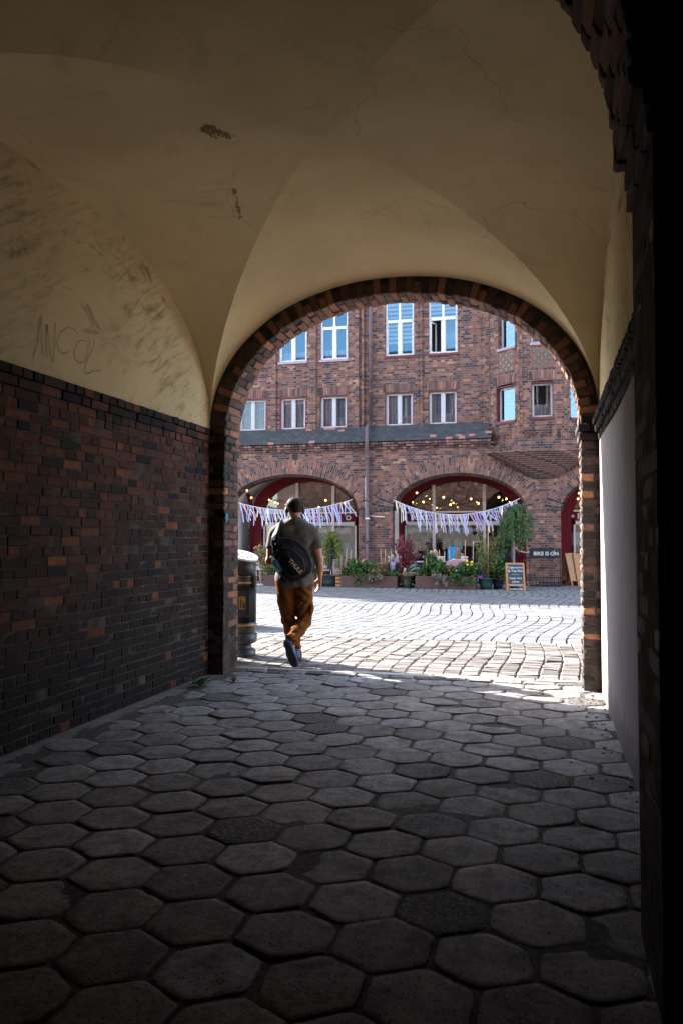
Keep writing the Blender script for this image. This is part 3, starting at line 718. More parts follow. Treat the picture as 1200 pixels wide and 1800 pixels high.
# hexagonal pavers: true separate slabs
mb = MB(); S = .345; h0 = gp(365, 1705); h1 = gp(545, 1730)
pitch = S; rowd = S * .866
def hexp(cx, cy):
    rot = random.gauss(0, .012); sc = random.gauss(.985, .008); t = min(1, max(0, random.gauss(.5, .17))); rad = S / math.sqrt(3) - random.uniform(.003, .008); rad *= sc
    tx, ty = random.gauss(0, .0035), random.gauss(0, .0035); dz = random.gauss(0, .002); worn = random.random() < .07
    if random.random() < .08: t = random.uniform(.85, 1)
    if worn: t *= .45
    m = 30; seed = random.random() * 99
    def ringp(f, z, amp):
        out = []
        for i in range(m):
            k = i // 5; w = (i % 5) / 5; a0 = R(30 + 60 * k); a1 = R(90 + 60 * k)
            rr = 1.0 + amp * (.6 * patch(i * .35, seed, 1) + .55 * patch(i * 1.1, seed, 3) - .25 * max(0, patch(i * .5, seed, 7) - .25) * 4) * (1.9 if worn else 1)
            x = (math.cos(a0) * (1 - w) + math.cos(a1) * w) * rad * f * rr; y = (math.sin(a0) * (1 - w) + math.sin(a1) * w) * rad * f * rr
            if w == 0: x *= .975; y *= .975
            zz = z + tx * x / rad + ty * y / rad + dz
            out.append((cx + x * math.cos(rot) - y * math.sin(rot), cy + x * math.sin(rot) + y * math.cos(rot), zz))
        return out
    rings = [ringp(1.0, -.05, .07), ringp(.997, -.005, .07), ringp(.980, .0012, .065), ringp(.80, .002, .0), ringp(.45, .002, 0)]
    b = len(mb.v)
    for rg in rings: mb.v.extend(rg)
    mb.v.append((cx, cy, .004 + dz))
    lean = max(0, 1 - (cx - XL) / .55) * .011
    for q in range(len(rings) * m + 1): v = mb.v[b + q]; mb.v[b + q] = (v[0], v[1], v[2] - lean * random.uniform(.6, 1) * 0 - lean * .8)
    for q in range(3, 5):
        for i in range(m):
            v = mb.v[b + q * m + i]; mb.v[b + q * m + i] = (v[0], v[1], v[2] + .003 * patch(v[0] * 9, v[1] * 9, seed))
    for q in range(4):
        for i in range(m): mb.face((b+q*m+i, b+q*m+(i+1) % m, b+(q+1)*m+(i+1) % m, b+(q+1)*m+i), t, None, q > 1)
    for i in range(m): mb.face((b+4*m+i, b+4*m+(i+1) % m, b+5*m), t, None, True)
for j in range(-22, 22):
    for i in range(-14, 14):
        cx = h0.x + (i + (j % 2) * .5) * pitch; cy = h0.y + j * rowd
        if XL + .10 < cx < XR + .02 and -3.5 < cy < 7.86: hexp(cx + random.gauss(0, .003), cy + random.gauss(0, .003))
struct(obj('hexagonal_paving', mb, M['hex']))
# kerb line + border stones
mb = MB(); x = XL - .3
while x < XR + .4:
    L = random.uniform(.7, 1.1); mb.brick((x + L / 2, 8.16, -.045), (1,0,0), (0,1,0), (0,0,1), (L / 2 - .004, .055, .06), .5, .012, .004); x += L
struct(obj('kerb', mb, M['kerb']))
mb = MB(); x = XL + .05
while x < XR + .1:
    L = random.uniform(.2, .34); mb.brick((x + L / 2, 8.02 + random.gauss(0, .006), -.038), (1,0,0), (0,1,0), (0,0,1), (L / 2 - .006, .078, .047), random.uniform(0, .5), .016, .006); x += L
struct(obj('border_stones', mb, M['hex']))
mb = MB(); x = -9.0
while x < 4.5:
    w = random.uniform(.17, .23); y = 8.235
    while y < 11.05:
        L = random.uniform(.11, .19); y1 = min(y + L, 11.08)
        if y1 - y > .05:
            yc = (y + y1) / 2; xc = x + w / 2 + .03 * math.sin(yc * 2.1 + x) ; dz = random.gauss(0, .003)
            mb.brick((xc, yc, -.05 + dz), (1, random.gauss(0, .02), random.gauss(0, .012)), (0, 1, random.gauss(0, .012)), (0,0,1), (w / 2 - .004, (y1 - y) / 2 - .004, .06), random.random(), random.uniform(.008, .016), .004)
        y = y1
    x += w
struct(obj('sett_strip', mb, M['sett']))
mb = MB()
def wav(y): return .16 * math.sin(2 * math.pi * (y - 12.9) / 6.0) + .03 * (y - 11)
k0 = 0
for i in range(-72, 40):
    x = i * .2; y = 11.1 + random.uniform(-.08, 0); 
    while y < 24.9:
        y1 = y + .165; a0, a1 = wav(y), wav(y1); g = random.choice([.007, .010, .012, .014]); j = random.gauss(0, .002)
        b = len(mb.v); z = .008 + j; xs = x + random.gauss(0, .002)
        for (xx, yy, aa) in ((xs + g, y + .002, a0), (xs + .2 - g, y + .002, a0), (xs + .2 - g, y1 - .002, a1), (xs + g, y1 - .002, a1)):
            mb.v.append((xx + aa, yy, z + random.gauss(0, .001))); 
        for q in range(4): v = mb.v[b + q]; mb.v.append((v[0], v[1], -.03))
        t = min(1, max(0, random.gauss(.5, .22))); mb.face((b, b+1, b+2, b+3), t)
        for q in range(4): mb.face((b+q, b+4+q, b+4+(q+1) % 4, b+(q+1) % 4), t)
        y = y1
struct(obj('wavy_paving', mb, M['paver']))
mb = MB(); mb.poly([(-20, 8.0, -.024), (12, 8.0, -.024), (12, 25, -.024), (-20, 25, -.024)]); struct(obj('courtyard_bed', mb, M['dirt']))
# ================================================================== THE BUILDING ACROSS THE COURTYARD
YA, YW, YB = 24.70, 25.00, 24.20          # arcade face, upper wall face, oriel front
apt = thing('brick_apartment_building', 'old dark red brick apartment building with arcade and oriel across the courtyard', 'building', (-3, YW, 0))
PA = frame((0, YA, 0), (1, 0)); PW = frame((0, YW, 0), (1, 0))
arches = [(-2.65, 2.05, 2.30, 1.15), (-8.05, 2.26, 2.30, 1.22), (2.47, 2.05, 2.25, 1.17)]
arches += [(-13.6, 2.26, 2.3, 1.2)]
mb = MB(); X0, X1 = -20, 9
wall_band(mb, PA, X0, X1, -.05, 4.28, .42, [(c - h, c + h, -.05, zs, ri) for c, h, zs, ri in arches])
obj('arcade_wall', mb, M['brick_far'], apt)
# soft dark weathering course: plinth pier shading is left to light; radial brick rings
def arc_ring(c, h, zs, ri, d0, d1, Y, th):
    mb = MB(); n = 96; al = 0
    def pt(i, d):
        a = math.pi * i / n; x, z = -math.cos(a), math.sin(a); nx, nz = x * ri, z * h; L = math.hypot(nx, nz)
        return c + h * x + nx / L * d, zs + ri * z + nz / L * d
    for i in range(n):
        (xa, za), (xb, zb), (xc, zc), (xd, zd) = pt(i, d0), pt(i + 1, d0), pt(i + 1, d1), pt(i, d1); l = math.dist((xa, za), (xb, zb)) * 1.1
        if min(za, zb) > zs - .01:
            mb.poly([(xa, Y, za), (xb, Y, zb), (xc, Y, zc), (xd, Y, zd)], .5, [(0, al), (0, al+l), (d1-d0, al+l), (d1-d0, al)])
            mb.poly([(xd, Y, zd), (xc, Y, zc), (xc, Y+th, zc), (xd, Y+th, zd)], .5); mb.poly([(xb, Y, zb), (xa, Y, za), (xa, Y+th, za), (xb, Y+th, zb)], .5, [(.0, al+l), (0, al), (th, al), (th, al+l)])
        al += l
    return mb
for c, h, zs, ri in arches[:3]:
    obj('arch_ring', arc_ring(c, h, zs, ri, .0, .50, YA - .012, .03), M['brick_far'], apt)
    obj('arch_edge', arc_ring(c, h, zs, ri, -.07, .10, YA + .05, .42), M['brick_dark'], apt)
# cornice + pent roof of the arcade
mb = MB()
for k, (z, p) in enumerate([(4.285, .035), (4.36, .075), (4.43, .11)]):
    x = X0
    while x < -1.72:
        L = .25 if k % 2 else .125; mb.brick((x + L / 2, YA + .12 - p, z), (1,0,0), (0,1,0), (0,0,1), (L / 2 - .005, .14, .032), random.choice([.1,.3,.4,.5,.62,.7,.85]), .006, .003); x += L
obj('cornice', mb, toned('cornice_brick', [(0, (.03,.024,.03)), (.4, (.10,.055,.05)), (.7, (.20,.10,.08)), (1, (.33,.17,.12))], .85, 30, .3, .3), apt)
mb = MB(); rows = 7
for r in range(rows):
    f0, f1 = r / rows, (r + 1.25) / rows; ya, za = YA - .13 + .41 * f0, 4.47 + .53 * f0; yb, zb = YA - .13 + .41 * f1, 4.47 + .53 * f1
    x = X0 + (.1 if r % 2 else 0)
    while x < -1.72 - .0:
        t = random.uniform(0, .8)
        if random.random() < .012 or (-3.6 < x < -2.6 and r < 2 and random.random() < .25): t = 1
        d = Vector((0, yb - ya, zb - za)); L = d.length; d.normalize(); nrm = Vector((0, -d.z, d.y)); cc = Vector((x + .1, (ya + yb) / 2, (za + zb) / 2)) + nrm * (.03 + random.uniform(0, .006))
        mb.brick(cc, (1, 0, random.gauss(0, .006)), d, nrm, (.098, L / 2, .009), t, .004, .002); x += .2
obj('pent_roof', mb, M['tile'], apt)
mb = MB(); mb.poly([(X0, YA - .11, 4.465), (-1.72, YA - .11, 4.465), (-1.72, YW - .01, 4.98), (X0, YW - .01, 4.98)]); mb.poly([(-1.72, YA - .11, 4.465), (-1.72, YW, 4.465), (-1.72, YW - .01, 4.98)]); obj('pent_roof_deck', mb, M['mortar'], apt)
# upper walls with window openings
def px_rect(x0, y0, x1, y1, hit):
    a, b = hit(x0, y0), hit(x1, y1); return a, b
HW_ = lambda px, py: at(px, py, YW)
f1 = []; f2 = []
for (xa, xb) in ((419, 468), (492, 537.5), (562, 610), (676, 726), (752, 803)):
    f1.append((at(xa, 700, YW).x, at(xb, 700, YW).x))
for (xa, xb) in ((418, 462), (490.5, 539.5), (563, 611), (677, 727), (753, 803.5)):
    f2.append((at(xa, 600, YW).x, at(xb, 600, YW).x))
extra = [-19, -17.2, -15.4, -13.6, -11.8]
Z1, Z1T, Z2, Z2T = 5.03, 6.10, 7.28, 9.15
op1 = [(a, b, Z1, Z1T, 0) for a, b in f1] + [(e, e + .9, Z1, Z1T, 0) for e in extra]
op2 = [(a, b, Z2, Z2T, 0) for a, b in f2] + [(e, e + .9, Z2, Z2T, 0) for e in extra]
mb = MB(); wall_band(mb, PW, X0, X1, 4.2, 6.8, .26, op1); wall_band(mb, PW, X0, X1, 6.8, 10.4, .26, op2); wall_band(mb, PW, X0, X1, 10.4, 11.15, .26, [])
obj('upper_wall', mb, M['brick_far'], apt)
# pilaster strips
mb = MB()
for (xa, xb) in ((472, 486), (541.5, 556), (614, 631), (636, 640), (848, 864), (739, 742)):
    a, b = at(xa, 690, YW).x, at(xb, 690, YW).x
    d = .07
    mb.poly([(a, YW - d, 4.97), (b, YW - d, 4.97), (b, YW - d, 11.1), (a, YW - d, 11.1)]); mb.poly([(a, YW, 4.97), (a, YW - d, 4.97), (a, YW - d, 11.1), (a, YW, 11.1)]); mb.poly([(b, YW - d, 4.97), (b, YW, 4.97), (b, YW, 11.1), (b, YW - d, 11.1)])
obj('pilaster', mb, M['brick_far'], apt)
# soldier courses (flat brick arches) above windows
sold = toned('soldier_bricks', [(0, (.04,.03,.034)), (.35, (.12,.066,.06)), (.7, (.22,.115,.095)), (1, (.36,.18,.13))], .85, 30, .3, .4)
def soldiers(P, a, b, z, hgt=.25):
    mb = MB(); n = max(3, int((b - a + .12) / .082)); w = (b - a + .12) / n
    for i in range(n):
        s = a - .06 + (i + .5) * w; tilt = (i + .5 - n / 2) / n * .25; p = Vector(P(s, .02, z + hgt / 2 + .025 * (1 - (2 * (i + .5) / n - 1) ** 2)))
        t = Vector(P(1, 0, 0)) - Vector(P(0, 0, 0)); nn = Vector(P(0, -1, 0)) - Vector(P(0, 0, 0)); u = (Vector((0, 0, 1)) + t * tilt).normalized()
        mb.brick(p, t, nn, u, (w / 2 - .006, .035, hgt / 2), random.choice([.05,.25,.4,.5,.55,.6,.7,.8]), .006, .002)
    obj('flat_arch', mb, sold, apt)
for a, b, *_ in op1: soldiers(PW, a, b, Z1T + .012)
for a, b, *_ in op2: soldiers(PW, a, b, Z2T + .012)
for (c, h, z) in ((-7.9, .13, 3.95), (-2.45, .09, 4.0)): soldiers(PA, c - h, c + h, z, .22)
# ---- windows
def barsbox(mb, P, s0, s1, d0, d1, z0, z1):
    pts = [P(s, d, z) for s in (s0, s1) for d in (d0, d1) for z in (z0, z1)]
    idx = [(0,1,3,2),(4,6,7,5),(0,4,5,1),(2,3,7,6),(0,2,6,4),(1,5,7,3)]; mb.add(pts, idx, .5)
def window(P, sa, sb, za, zb, style, reveal, sill, glassm, inside, inset=.10, transom=None, open_left=False, name='window', fmat='white'):
    rm = MB(); e = .022
    if reveal:
        for (u, v, w, x) in ((sa, sa + e, za, zb), (sb - e, sb, za, zb), (sa + e, sb - e, zb - .03, zb)): barsbox(rm, P, u, v, .015, inset + .12, w, x)
    w = MB(); fw = .055; a, b = sa + (e if reveal else .004), sb - (e if reveal else .004); zt = zb - (.03 if reveal else .004); z0 = za + .004
    d0, d1 = inset, inset + .06
    barsbox(w, P, a, a + fw, d0, d1, z0, zt); barsbox(w, P, b - fw, b, d0, d1, z0, zt)
    barsbox(w, P, a + fw, b - fw, d0, d1, z0, z0 + fw + .01); barsbox(w, P, a + fw, b - fw, d0, d1, zt - fw, zt)
    mid = (a + b) / 2
    if transom: barsbox(w, P, a + fw, b - fw, d0 - .012, d1, transom - .05, transom + .05)
    if style == 2:
        tz = (transom - .05) if transom else zt - fw
        barsbox(w, P, mid - .055, mid + .055, d0 - .006, d1, z0 + fw + .01, tz)
        if transom: barsbox(w, P, mid - .035, mid + .035, d0 - .006, d1, transom + .05, zt - fw)
        for (u, v) in ((a + fw, mid - .055), (mid + .055, b - fw)):   # sash bead
            for (q, r2, s2, t2) in ((u, u + .02, z0 + fw + .01, tz), (v - .02, v, z0 + fw + .01, tz)): barsbox(w, P, q, r2, d0 + .015, d1 - .01, s2, t2)
    wo = obj(name, w, M[fmat], apt)
    if reveal: obj('reveal', rm, M['red_bright'] if reveal == 1 else M['red_sill'], wo)
    s = MB(); barsbox(s, P, sa - .03, sb + .03, -.05, inset + .01, za - .075, za + .002); obj('sill', s, M[sill], wo)
    g = MB()
    def pane(u, v): g.poly([P(u, d0 + .03, z0), P(v, d0 + .03, z0), P(v, d0 + .03, zt), P(u, d0 + .03, zt)])
    if open_left:
        g.poly([P(mid, d0+.03, z0), P(b, d0+.03, z0), P(b, d0+.03, zt), P(mid, d0+.03, zt)]); g.poly([P(a, d0+.03, transom), P(mid, d0+.03, transom), P(mid, d0+.03, zt), P(a, d0+.03, zt)])
        o2 = MB(); h = [P(a + fw, d0, 0), P(a + fw + .14, d0 + .34, 0)]
        A, B = Vector(h[0]), Vector(h[1]); fr = frame((A.x, A.y, 0), (B.x - A.x, B.y - A.y)); L = (B - A).length
        for (u, v, w2, x) in ((0, .045, z0+.06, transom-.06), (L-.045, L, z0+.06, transom-.06), (0, L, z0+.06, z0+.11), (0, L, transom-.11, transom-.06)): barsbox(o2, fr, u, v, 0, .035, w2, x)
        obj('open_sash', o2, M[fmat], wo)
    else: pane(a + .01, b - .01)
    obj('pane', g, M[glassm], wo)
    bx = MB(); D = inset + .9
    bx.poly([P(sa-.4, D, za-.3), P(sb+.4, D, za-.3), P(sb+.4, D, zb+.3), P(sa-.4, D, zb+.3)])
    obj('room', bx, M['interior'], wo)
    for (kind, u, v, w2, x, dd) in inside:
        c = MB(); n = 22 if kind == 'curtain' else 1
        for i in range(n):
            s0, s1 = u + (v - u) * i / n, u + (v - u) * (i + 1) / n
            k0, k1 = (.025 * math.sin(i * 2.2), .025 * math.sin((i + 1) * 2.2)) if n > 1 else (0, 0)
            c.poly([P(s0, dd + k0, w2), P(s1, dd + k1, w2), P(s1, dd + k1, x), P(s0, dd + k0, x)], .5, None, n > 1)
        obj('curtain' if kind == 'curtain' else 'blind', c, M[kind], wo)
    return wo
for i, (a, b, za, zb, _) in enumerate(op1):
    ins = [('curtain', a + .05, b - .05, za, zb - .05, .24)]
    if i == 1: ins += [('blind', a + .05, b - .05, zb - .22, zb - .03, .20)]
    window(PW, a, b, za, zb, 2, 1 if i in (0, 1) else 2, 'red_bright' if i in (0, 1) else 'red_sill', 'glass', ins)
for i, (a, b, za, zb, _) in enumerate(op2):
    tr = at(700, 564, YW).z if i >= 3 else at(600, 575, YW).z
    if i == 3: ins = [('blind', a + .05, b - .05, za + .42 + k * .135, za + .42 + k * .135 + .085, .13) for k in range(10)]
    elif i == 4: ins = [('blind', a + .05, b - .05, tr + .02 + k * .13, tr + .02 + k * .13 + .08, .13) for k in range(5)]
    elif i in (1, 2): ins = [('curtain', a + .05, b - .05, za, za + .36, .22)]
    else: ins = []
    window(PW, a, b, za, zb, 2, 0, 'mauve_sill' if i < 3 else 'red_sill', 'glass_sky', ins, .07, tr, i == 4, fmat='white_old')
# ---- oriel
A_, B_, C_, D_ = (-1.72, YW - .02), (-.74, YB), (.60, YB), (1.62, YW - .02)
PL, PF, PR = frame((*A_, 0), (B_[0]-A_[0], B_[1]-A_[1])), frame((*B_, 0), (1, 0)), frame((*C_, 0), (D_[0]-C_[0], D_[1]-C_[1]))
LL, LF, LR = math.dist(A_, B_), C_[0] - B_[0], math.dist(C_, D_)
def s_on(P, px, py):       # where a sight line meets one face of the oriel
    O = Vector(P(0, 0, 0)); n = Vector(P(0, -1, 0)) - O; t = Vector(P(1, 0, 0)) - O; r = Vector(ray(px, py)); e = Vector((0, 0, EYE))
    k = (O - e).dot(n) / r.dot(n); p = e + r * k; return (p - O).dot(t), p.z
wl = s_on(PL, 871, 690)[0], s_on(PL, 904.5, 690)[0]; wf = s_on(PF, 933, 700)[0], s_on(PF, 971.5, 700)[0]
zl0, zl1 = s_on(PL, 890, 740)[1], s_on(PL, 890, 678)[1]; zf0, zf1 = s_on(PF, 950, 733)[1], s_on(PF, 950, 671)[1]
wr = (.14, .80); wl = (max(.08, wl[0]), min(LL - .08, wl[1]))
ul = (s_on(PL, 875, 590)[0], wl[1]); zu = s_on(PL, 890, 611)[1]
ul = (max(.08, ul[0]), wl[1])
mb = MB(); zb0 = s_on(PF, 950, 791)[1]
wall_band(mb, PL, 0, LL, zb0, 6.8, .28, [(wl[0], wl[1], zl0, zl1, .05)]); wall_band(mb, PL, 0, LL, 6.8, 11.15, .28, [(ul[0], ul[1], zu, 9.0, 0)])
wall_band(mb, PF, 0, LF, zb0, 6.8, .28, [(wf[0], wf[1], zf0, zf1, .04)]); wall_band(mb, PF, 0, LF, 6.8, 11.15, .28, [(wf[0], wf[1], zu + .02, 9.0, 0)])
wall_band(mb, PR, 0, LR, zb0, 6.8, .28, [(wr[0], wr[1], zl0, zl1, .05)]); wall_band(mb, PR, 0, LR, 6.8, 11.15, .28, [(wr[0], wr[1], zu, 9.0, 0)])
obj('oriel', mb, M['brick_far'], apt)
for P, w, z in ((PL, wl, zl1), (PF, wf, zf1), (PR, wr, zl1)): soldiers(P, w[0], w[1], z + .06)
for P, w, z0, z1, ins in ((PL, wl, zl0, zl1, [('curtain', wl[0], wl[1], zl0, zl1, .6)]), (PF, wf, zf0, zf1, [('curtain', wf[0], wf[1], zf0, zf0 + .42, .26)]), (PR, wr, zl0, zl1, [])):
    window(P, w[0], w[1], z0, z1, 1, 2, 'red_sill', 'glass_sky' if P is not PF else 'glass', ins, .15)
for P, w, z0 in ((PL, ul, zu), (PF, wf, zu + .02), (PR, wr, zu)): window(P, w[0], w[1], z0, 9.0, 1, 0, 'mauve_sill', 'glass_sky', [], .15)
# corner strips of the oriel and decorative dark header bands
mb = MB()
for P, L in ((PL, LL), (PF, LF), (PR, LR)):
    barsbox(mb, P, -.005, .07, -.025, .02, zb0 + .55, 11.1); barsbox(mb, P, L - .07, L + .005, -.025, .02, zb0 + .55, 11.1)
obj('oriel_corner_strip', mb, M['brick_far'], apt)
for P, L in ((PL, LL), (PF, LF), (PR, LR)):
    mb = MB()
    for zz in (zb0 + .40, zb0 + .48, zb0 + .56):
        s = .12
        while s < L - .2:
            if (int(s / .12) % 4) != 3: barsbox(mb, P, s, s + .10, -.006, .02, zz, zz + .062)
            s += .118
    obj('dark_header_band', mb, M['brick_dark'], apt)
# green tile panels under the upper windows
for P, w in ((PL, ul), (PF, (wf[0] - .02, wf[1] + .02)), (PR, wr)):
    tm, pm = MB(), MB(); z0, z1 = zu - .74, zu - .16; barsbox(pm, P, w[0], w[1], -.008, .02, z0, z1); q = .076
    for i in range(-20, 20):
        for j in range(-20, 20):
            s = (w[0] + w[1]) / 2 + (i + j) * q * .7071; z = (z0 + z1) / 2 + (i - j) * q * .7071
            if w[0] + .05 < s < w[1] - .05 and z0 + .055 < z < z1 - .055:
                if i % 2 == 0 and j % 2 == 0: r = .047; tgt, o = tm, .020
                elif i % 2 != j % 2: r = .030; tgt, o = pm, .014
                else: continue
                pts = [P(s - r, -o, z), P(s, -o, z - r), P(s + r, -o, z), P(s, -o, z + r)]; tgt.poly(pts)
                bk = [P(s - r, 0, z), P(s, 0, z - r), P(s + r, 0, z), P(s, 0, z + r)]
                for k in range(4): tgt.poly([pts[k], bk[k], bk[(k+1) % 4], pts[(k+1) % 4]])
    po = obj('tile_panel', pm, M['redtile'], apt); obj('green_tiles', tm, M['greentile'], po)
# corbelled foot of the oriel
mb = MB(); um = MB(); K = 14; cxo = (B_[0] + C_[0]) / 2; zt = zb0; zb = 3.22
for k in range(K):
    f = (k + 1) / K; z0, z1 = zb + (zt - zb) * k / K, zb + (zt - zb) * (k + 1) / K
    W = .26 + 1.43 * f; Dp = (YA - YB + .02) * f ** .9 + .015
    def outl(s): 
        pts = []
        for i in range(25):
            a = -math.pi / 2 + math.pi * i / 24; pts.append((cxo + W * math.copysign(abs(math.sin(a)) ** .85, math.sin(a)), YA + .02 - (Dp + s) * abs(math.cos(a)) ** .55))
        return pts
    o0, o1 = outl(-.03), outl(.012)
    for i in range(24):
        (a, b), (c, d) = o1[i], o1[i + 1]; al = i * 2 * W / 24
        mb.poly([(a, b, z0 + .022), (c, d, z0 + .022), (c, d, z1), (a, b, z1)], .5, [(al, .002), (al + 2*W/24, .002), (al + 2*W/24, .072), (al, .072)])
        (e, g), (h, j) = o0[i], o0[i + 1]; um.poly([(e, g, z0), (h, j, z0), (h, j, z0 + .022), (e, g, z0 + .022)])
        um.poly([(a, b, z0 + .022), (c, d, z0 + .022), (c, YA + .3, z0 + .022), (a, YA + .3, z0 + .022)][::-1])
cf = obj('corbelled_foot', mb, M['brick_far'], apt); obj('shade_toned_underside', um, simple('shade_toned_brick', (.06,.036,.031), .9, .4, 14), cf)  # undersides and recesses coloured darker to stand in for shade
# vent hole, wall patches, drainpipe
mb = MB(); a, b = at(733, 686, YW), at(740, 693, YW); mb.box((a.x, YW - .012, b.z), (b.x, YW + .05, a.z)); obj('wall_vent', mb, M['black'], apt)
mb = MB()
xt, xb = at(651, 650, YW - .12).x, at(645.5, 900, YA - .12).x
mb.tube([(xt, YW - .12, 11.0), (xt, YW - .12, 5.15)], .06, 12); mb.tube([(xt, YW - .12, 5.15), (xt - .03, YA - .22, 4.95), (xb, YA - .2, 4.3), (xb, YA - .12, 4.1), (xb, YA - .12, .1), (xb, YA - .25, .04)], .062, 12)
for z in (9.2, 7.6, 6.1): mb.lathe((xt, YW - .12, z), [(.062, 0), (.078, .01), (.078, .07), (.062, .08)], 12)
for z in (3.95, 2.6, 1.3): mb.lathe((xb, YA - .12, z), [(.063, 0), (.08, .01), (.08, .08), (.063, .09)], 12)
obj('drainpipe', mb, M['pipe'], apt)
mb = MB(); a = at(641.5, 838, YA - .1); mb.tube([(a.x, YA - .03, a.z), (a.x, YA - .03, 2.1)], .018, 6); mb.tube([(xb + .07, YA - .03, 2.13), (at(676, 890, YA).x, YA - .03, 2.10)], .02, 6)
mb.lathe((xb, YA - .12, 2.03), [(.065, 0), (.075, .01), (.075, .04), (.065, .05)], 12); obj('white_conduit', mb, M['metal_white'], apt)
# ---- porch behind the arcade and shopfronts
YS = YA + 1.30
mb = MB()
for c, h, zs, ri in arches[:3]:
    n = 40; hh = h + .03; r2 = ri + .02
    for i in range(n):
        a0, a1 = math.pi * i / n, math.pi * (i + 1) / n
        p = [(c - hh * math.cos(a), zs + .1 + r2 * math.sin(a)) for a in (a0, a1)]
        mb.poly([(p[0][0], YA + .40, p[0][1]), (p[0][0], YS + 2.2, p[0][1] + .0), (p[1][0], YS + 2.2, p[1][1]), (p[1][0], YA + .40, p[1][1])], .5, None, True)
    for x, fl in ((c - hh, 1), (c + hh, -1)):
        q = [(x, YA + .42, -.05), (x, YS + 2.2, -.05), (x, YS + 2.2, zs + .1), (x, YA + .42, zs + .1)]; mb.poly(q[::fl])
obj('porch_plaster', mb, M['white_plaster'], apt)
def shopfront(c, h, zs, ri, sa, mull, txt, words, left_open=False):
    """red arched front: opening from sa to c+h, sign band and glazing"""
    P = frame((0, YS, 0), (1, 0)); n = 48
    def top(x, k=0): return zs + .06 + (ri - k) * math.sqrt(max(0, 1 - ((x - c) / (h - k)) ** 2)) if abs(x - c) < h - k else zs
    red = MB(); x0, x1 = sa, c + h + .02; jw = .40
    xs = [x0 + (x1 - x0) * i / n for i in range(n + 1)]
    mid = (x0 + x1) / 2; hw = (x1 - x0) / 2; gi = hw - jw
    def outer(x): return zs + .10 + (ri + .02) * math.sqrt(max(0, 1 - ((x - mid) / hw) ** 2))
    def inner(x): return (zs - .1 + (ri - .05) * math.sqrt(max(0, 1 - ((x - mid) / gi) ** 2))) if abs(x - mid) < gi else 0
    for i in range(n):
        a, b = xs[i], xs[i + 1]; ia, ib = inner(a), inner(b)
        if ia == 0 and ib == 0: za, zb_ = -.05, -.05
        else: za, zb_ = max(ia, zs - .1), max(ib, zs - .1)
        red.poly([P(a, 0, za), P(b, 0, zb_), P(b, 0, outer(b)), P(a, 0, outer(a))]); red.poly([P(b, 0, zb_), P(a, 0, za), P(a, .14, za), P(b, .14, zb_)])
    L, Rr = mid - gi, mid + gi
    red.poly([P(L, 0, -.05), P(L, .14, -.05), P(L, .14, zs), P(L, 0, zs)][::-1]); red.poly([P(Rr, 0, -.05), P(Rr, .14, -.05), P(Rr, .14, zs), P(Rr, 0, zs)])
    barsbox(red, P, L, Rr, .05, .12, -.05, .42)
    so = obj('shopfront', red, M['red'], apt)
    zb1, zb2 = 1.98, 2.27
    sb = MB(); barsbox(sb, P, L, Rr, .03, .10, zb1, zb2); obj('sign_band', sb, M['red'], so)
    fr = MB()
    for z0, z1 in ((zb1 - .12, zb1), (zb2, zb2 + .05), (.42, .52)): barsbox(fr, P, L, Rr, .01, .11, z0, z1)
    for m in mull: barsbox(fr, P, m - .05, m + .05, -.005, .115, .52, inner(m) - .0)
    barsbox(fr, P, L, L + .06, .01, .11, .52, zb1); barsbox(fr, P, Rr - .06, Rr, .01, .11, .52, zb1)
    obj('cream_frame', fr, M['cream'], so)
    g = MB(); g.poly([P(L, .085, .45), P(Rr, .085, .45), P(Rr, .085, zb1), P(L, .085, zb1)])
    g2 = [P(L + (Rr - L) * i / 30, .085, max(zb2, inner(L + (Rr - L) * i / 30) + .02)) for i in range(31)]
    g.poly([P(L, .085, zb2), P(Rr, .085, zb2)] + g2[::-1]); obj('shop_pane', g, M['glass_shop'], so)
    bk = MB(); bk.poly([P(L - .3, 1.6, -.05), P(Rr + .3, 1.6, -.05), P(Rr + .3, 1.6, 3.6), P(L - .3, 1.6, 3.6)]); bk.poly([P(L - .3, .2, 3.55), P(Rr + .3, .2, 3.55), P(Rr + .3, 1.6, 3.55), P(L - .3, 1.6, 3.55)])
    obj('shop_interior', bk, M['interior'], so)
    for (w, x, sz) in words:
        me = text_mesh(w, sz, .006, 'sign_letters', 'LEFT', 1.05, .006); me.transform(Matrix.Translation((x, YS + .022, (zb1 + zb2) / 2)) @ Matrix.Rotation(R(90), 4, 'X')); link('sign_letters', me, M['cream'], so)
    return so, P, L, Rr
xa = at(689, 940, YS).x
s1 = shopfront(-2.65, 2.05, 2.30, 1.15, at(690, 940, YS).x, [at(762, 930, YS).x, at(850.5, 930, YS).x], '', [])
s2 = shopfront(-8.05, 2.26, 2.30, 1.22, at(444, 940, YS).x, [at(522, 930, YS).x, at(585.5, 930, YS).x], '', [])
s3 = shopfront(2.47, 2.05, 2.25, 1.17, at(984, 940, YS).x, [1.9, 3.2], '', [])
def words(so, lst):
    for w, px, sz in lst:
        me = text_mesh(w, sz, .006, 'sign_letters', 'LEFT', 1.05, .008); me.transform(Matrix.Translation((at(px, 915, YS).x, YS + .02, 2.115)) @ Matrix.Rotation(R(90), 4, 'X')); link('sign_letters', me, M['cream'], so)
words(s1[0], [('StUDZIENKA', 722, .23), ('NA', 800, .23), ('\u2022', 861, .3), ('M', 893, .22)]); words(s2[0], [('RAZ', 486, .22), ('DOCh', 541, .22), ('O', 607, .22)]); words(s3[0], [('\u2022', 1003, .3), ('P', 1014, .25), ('O', 1030, .25)])
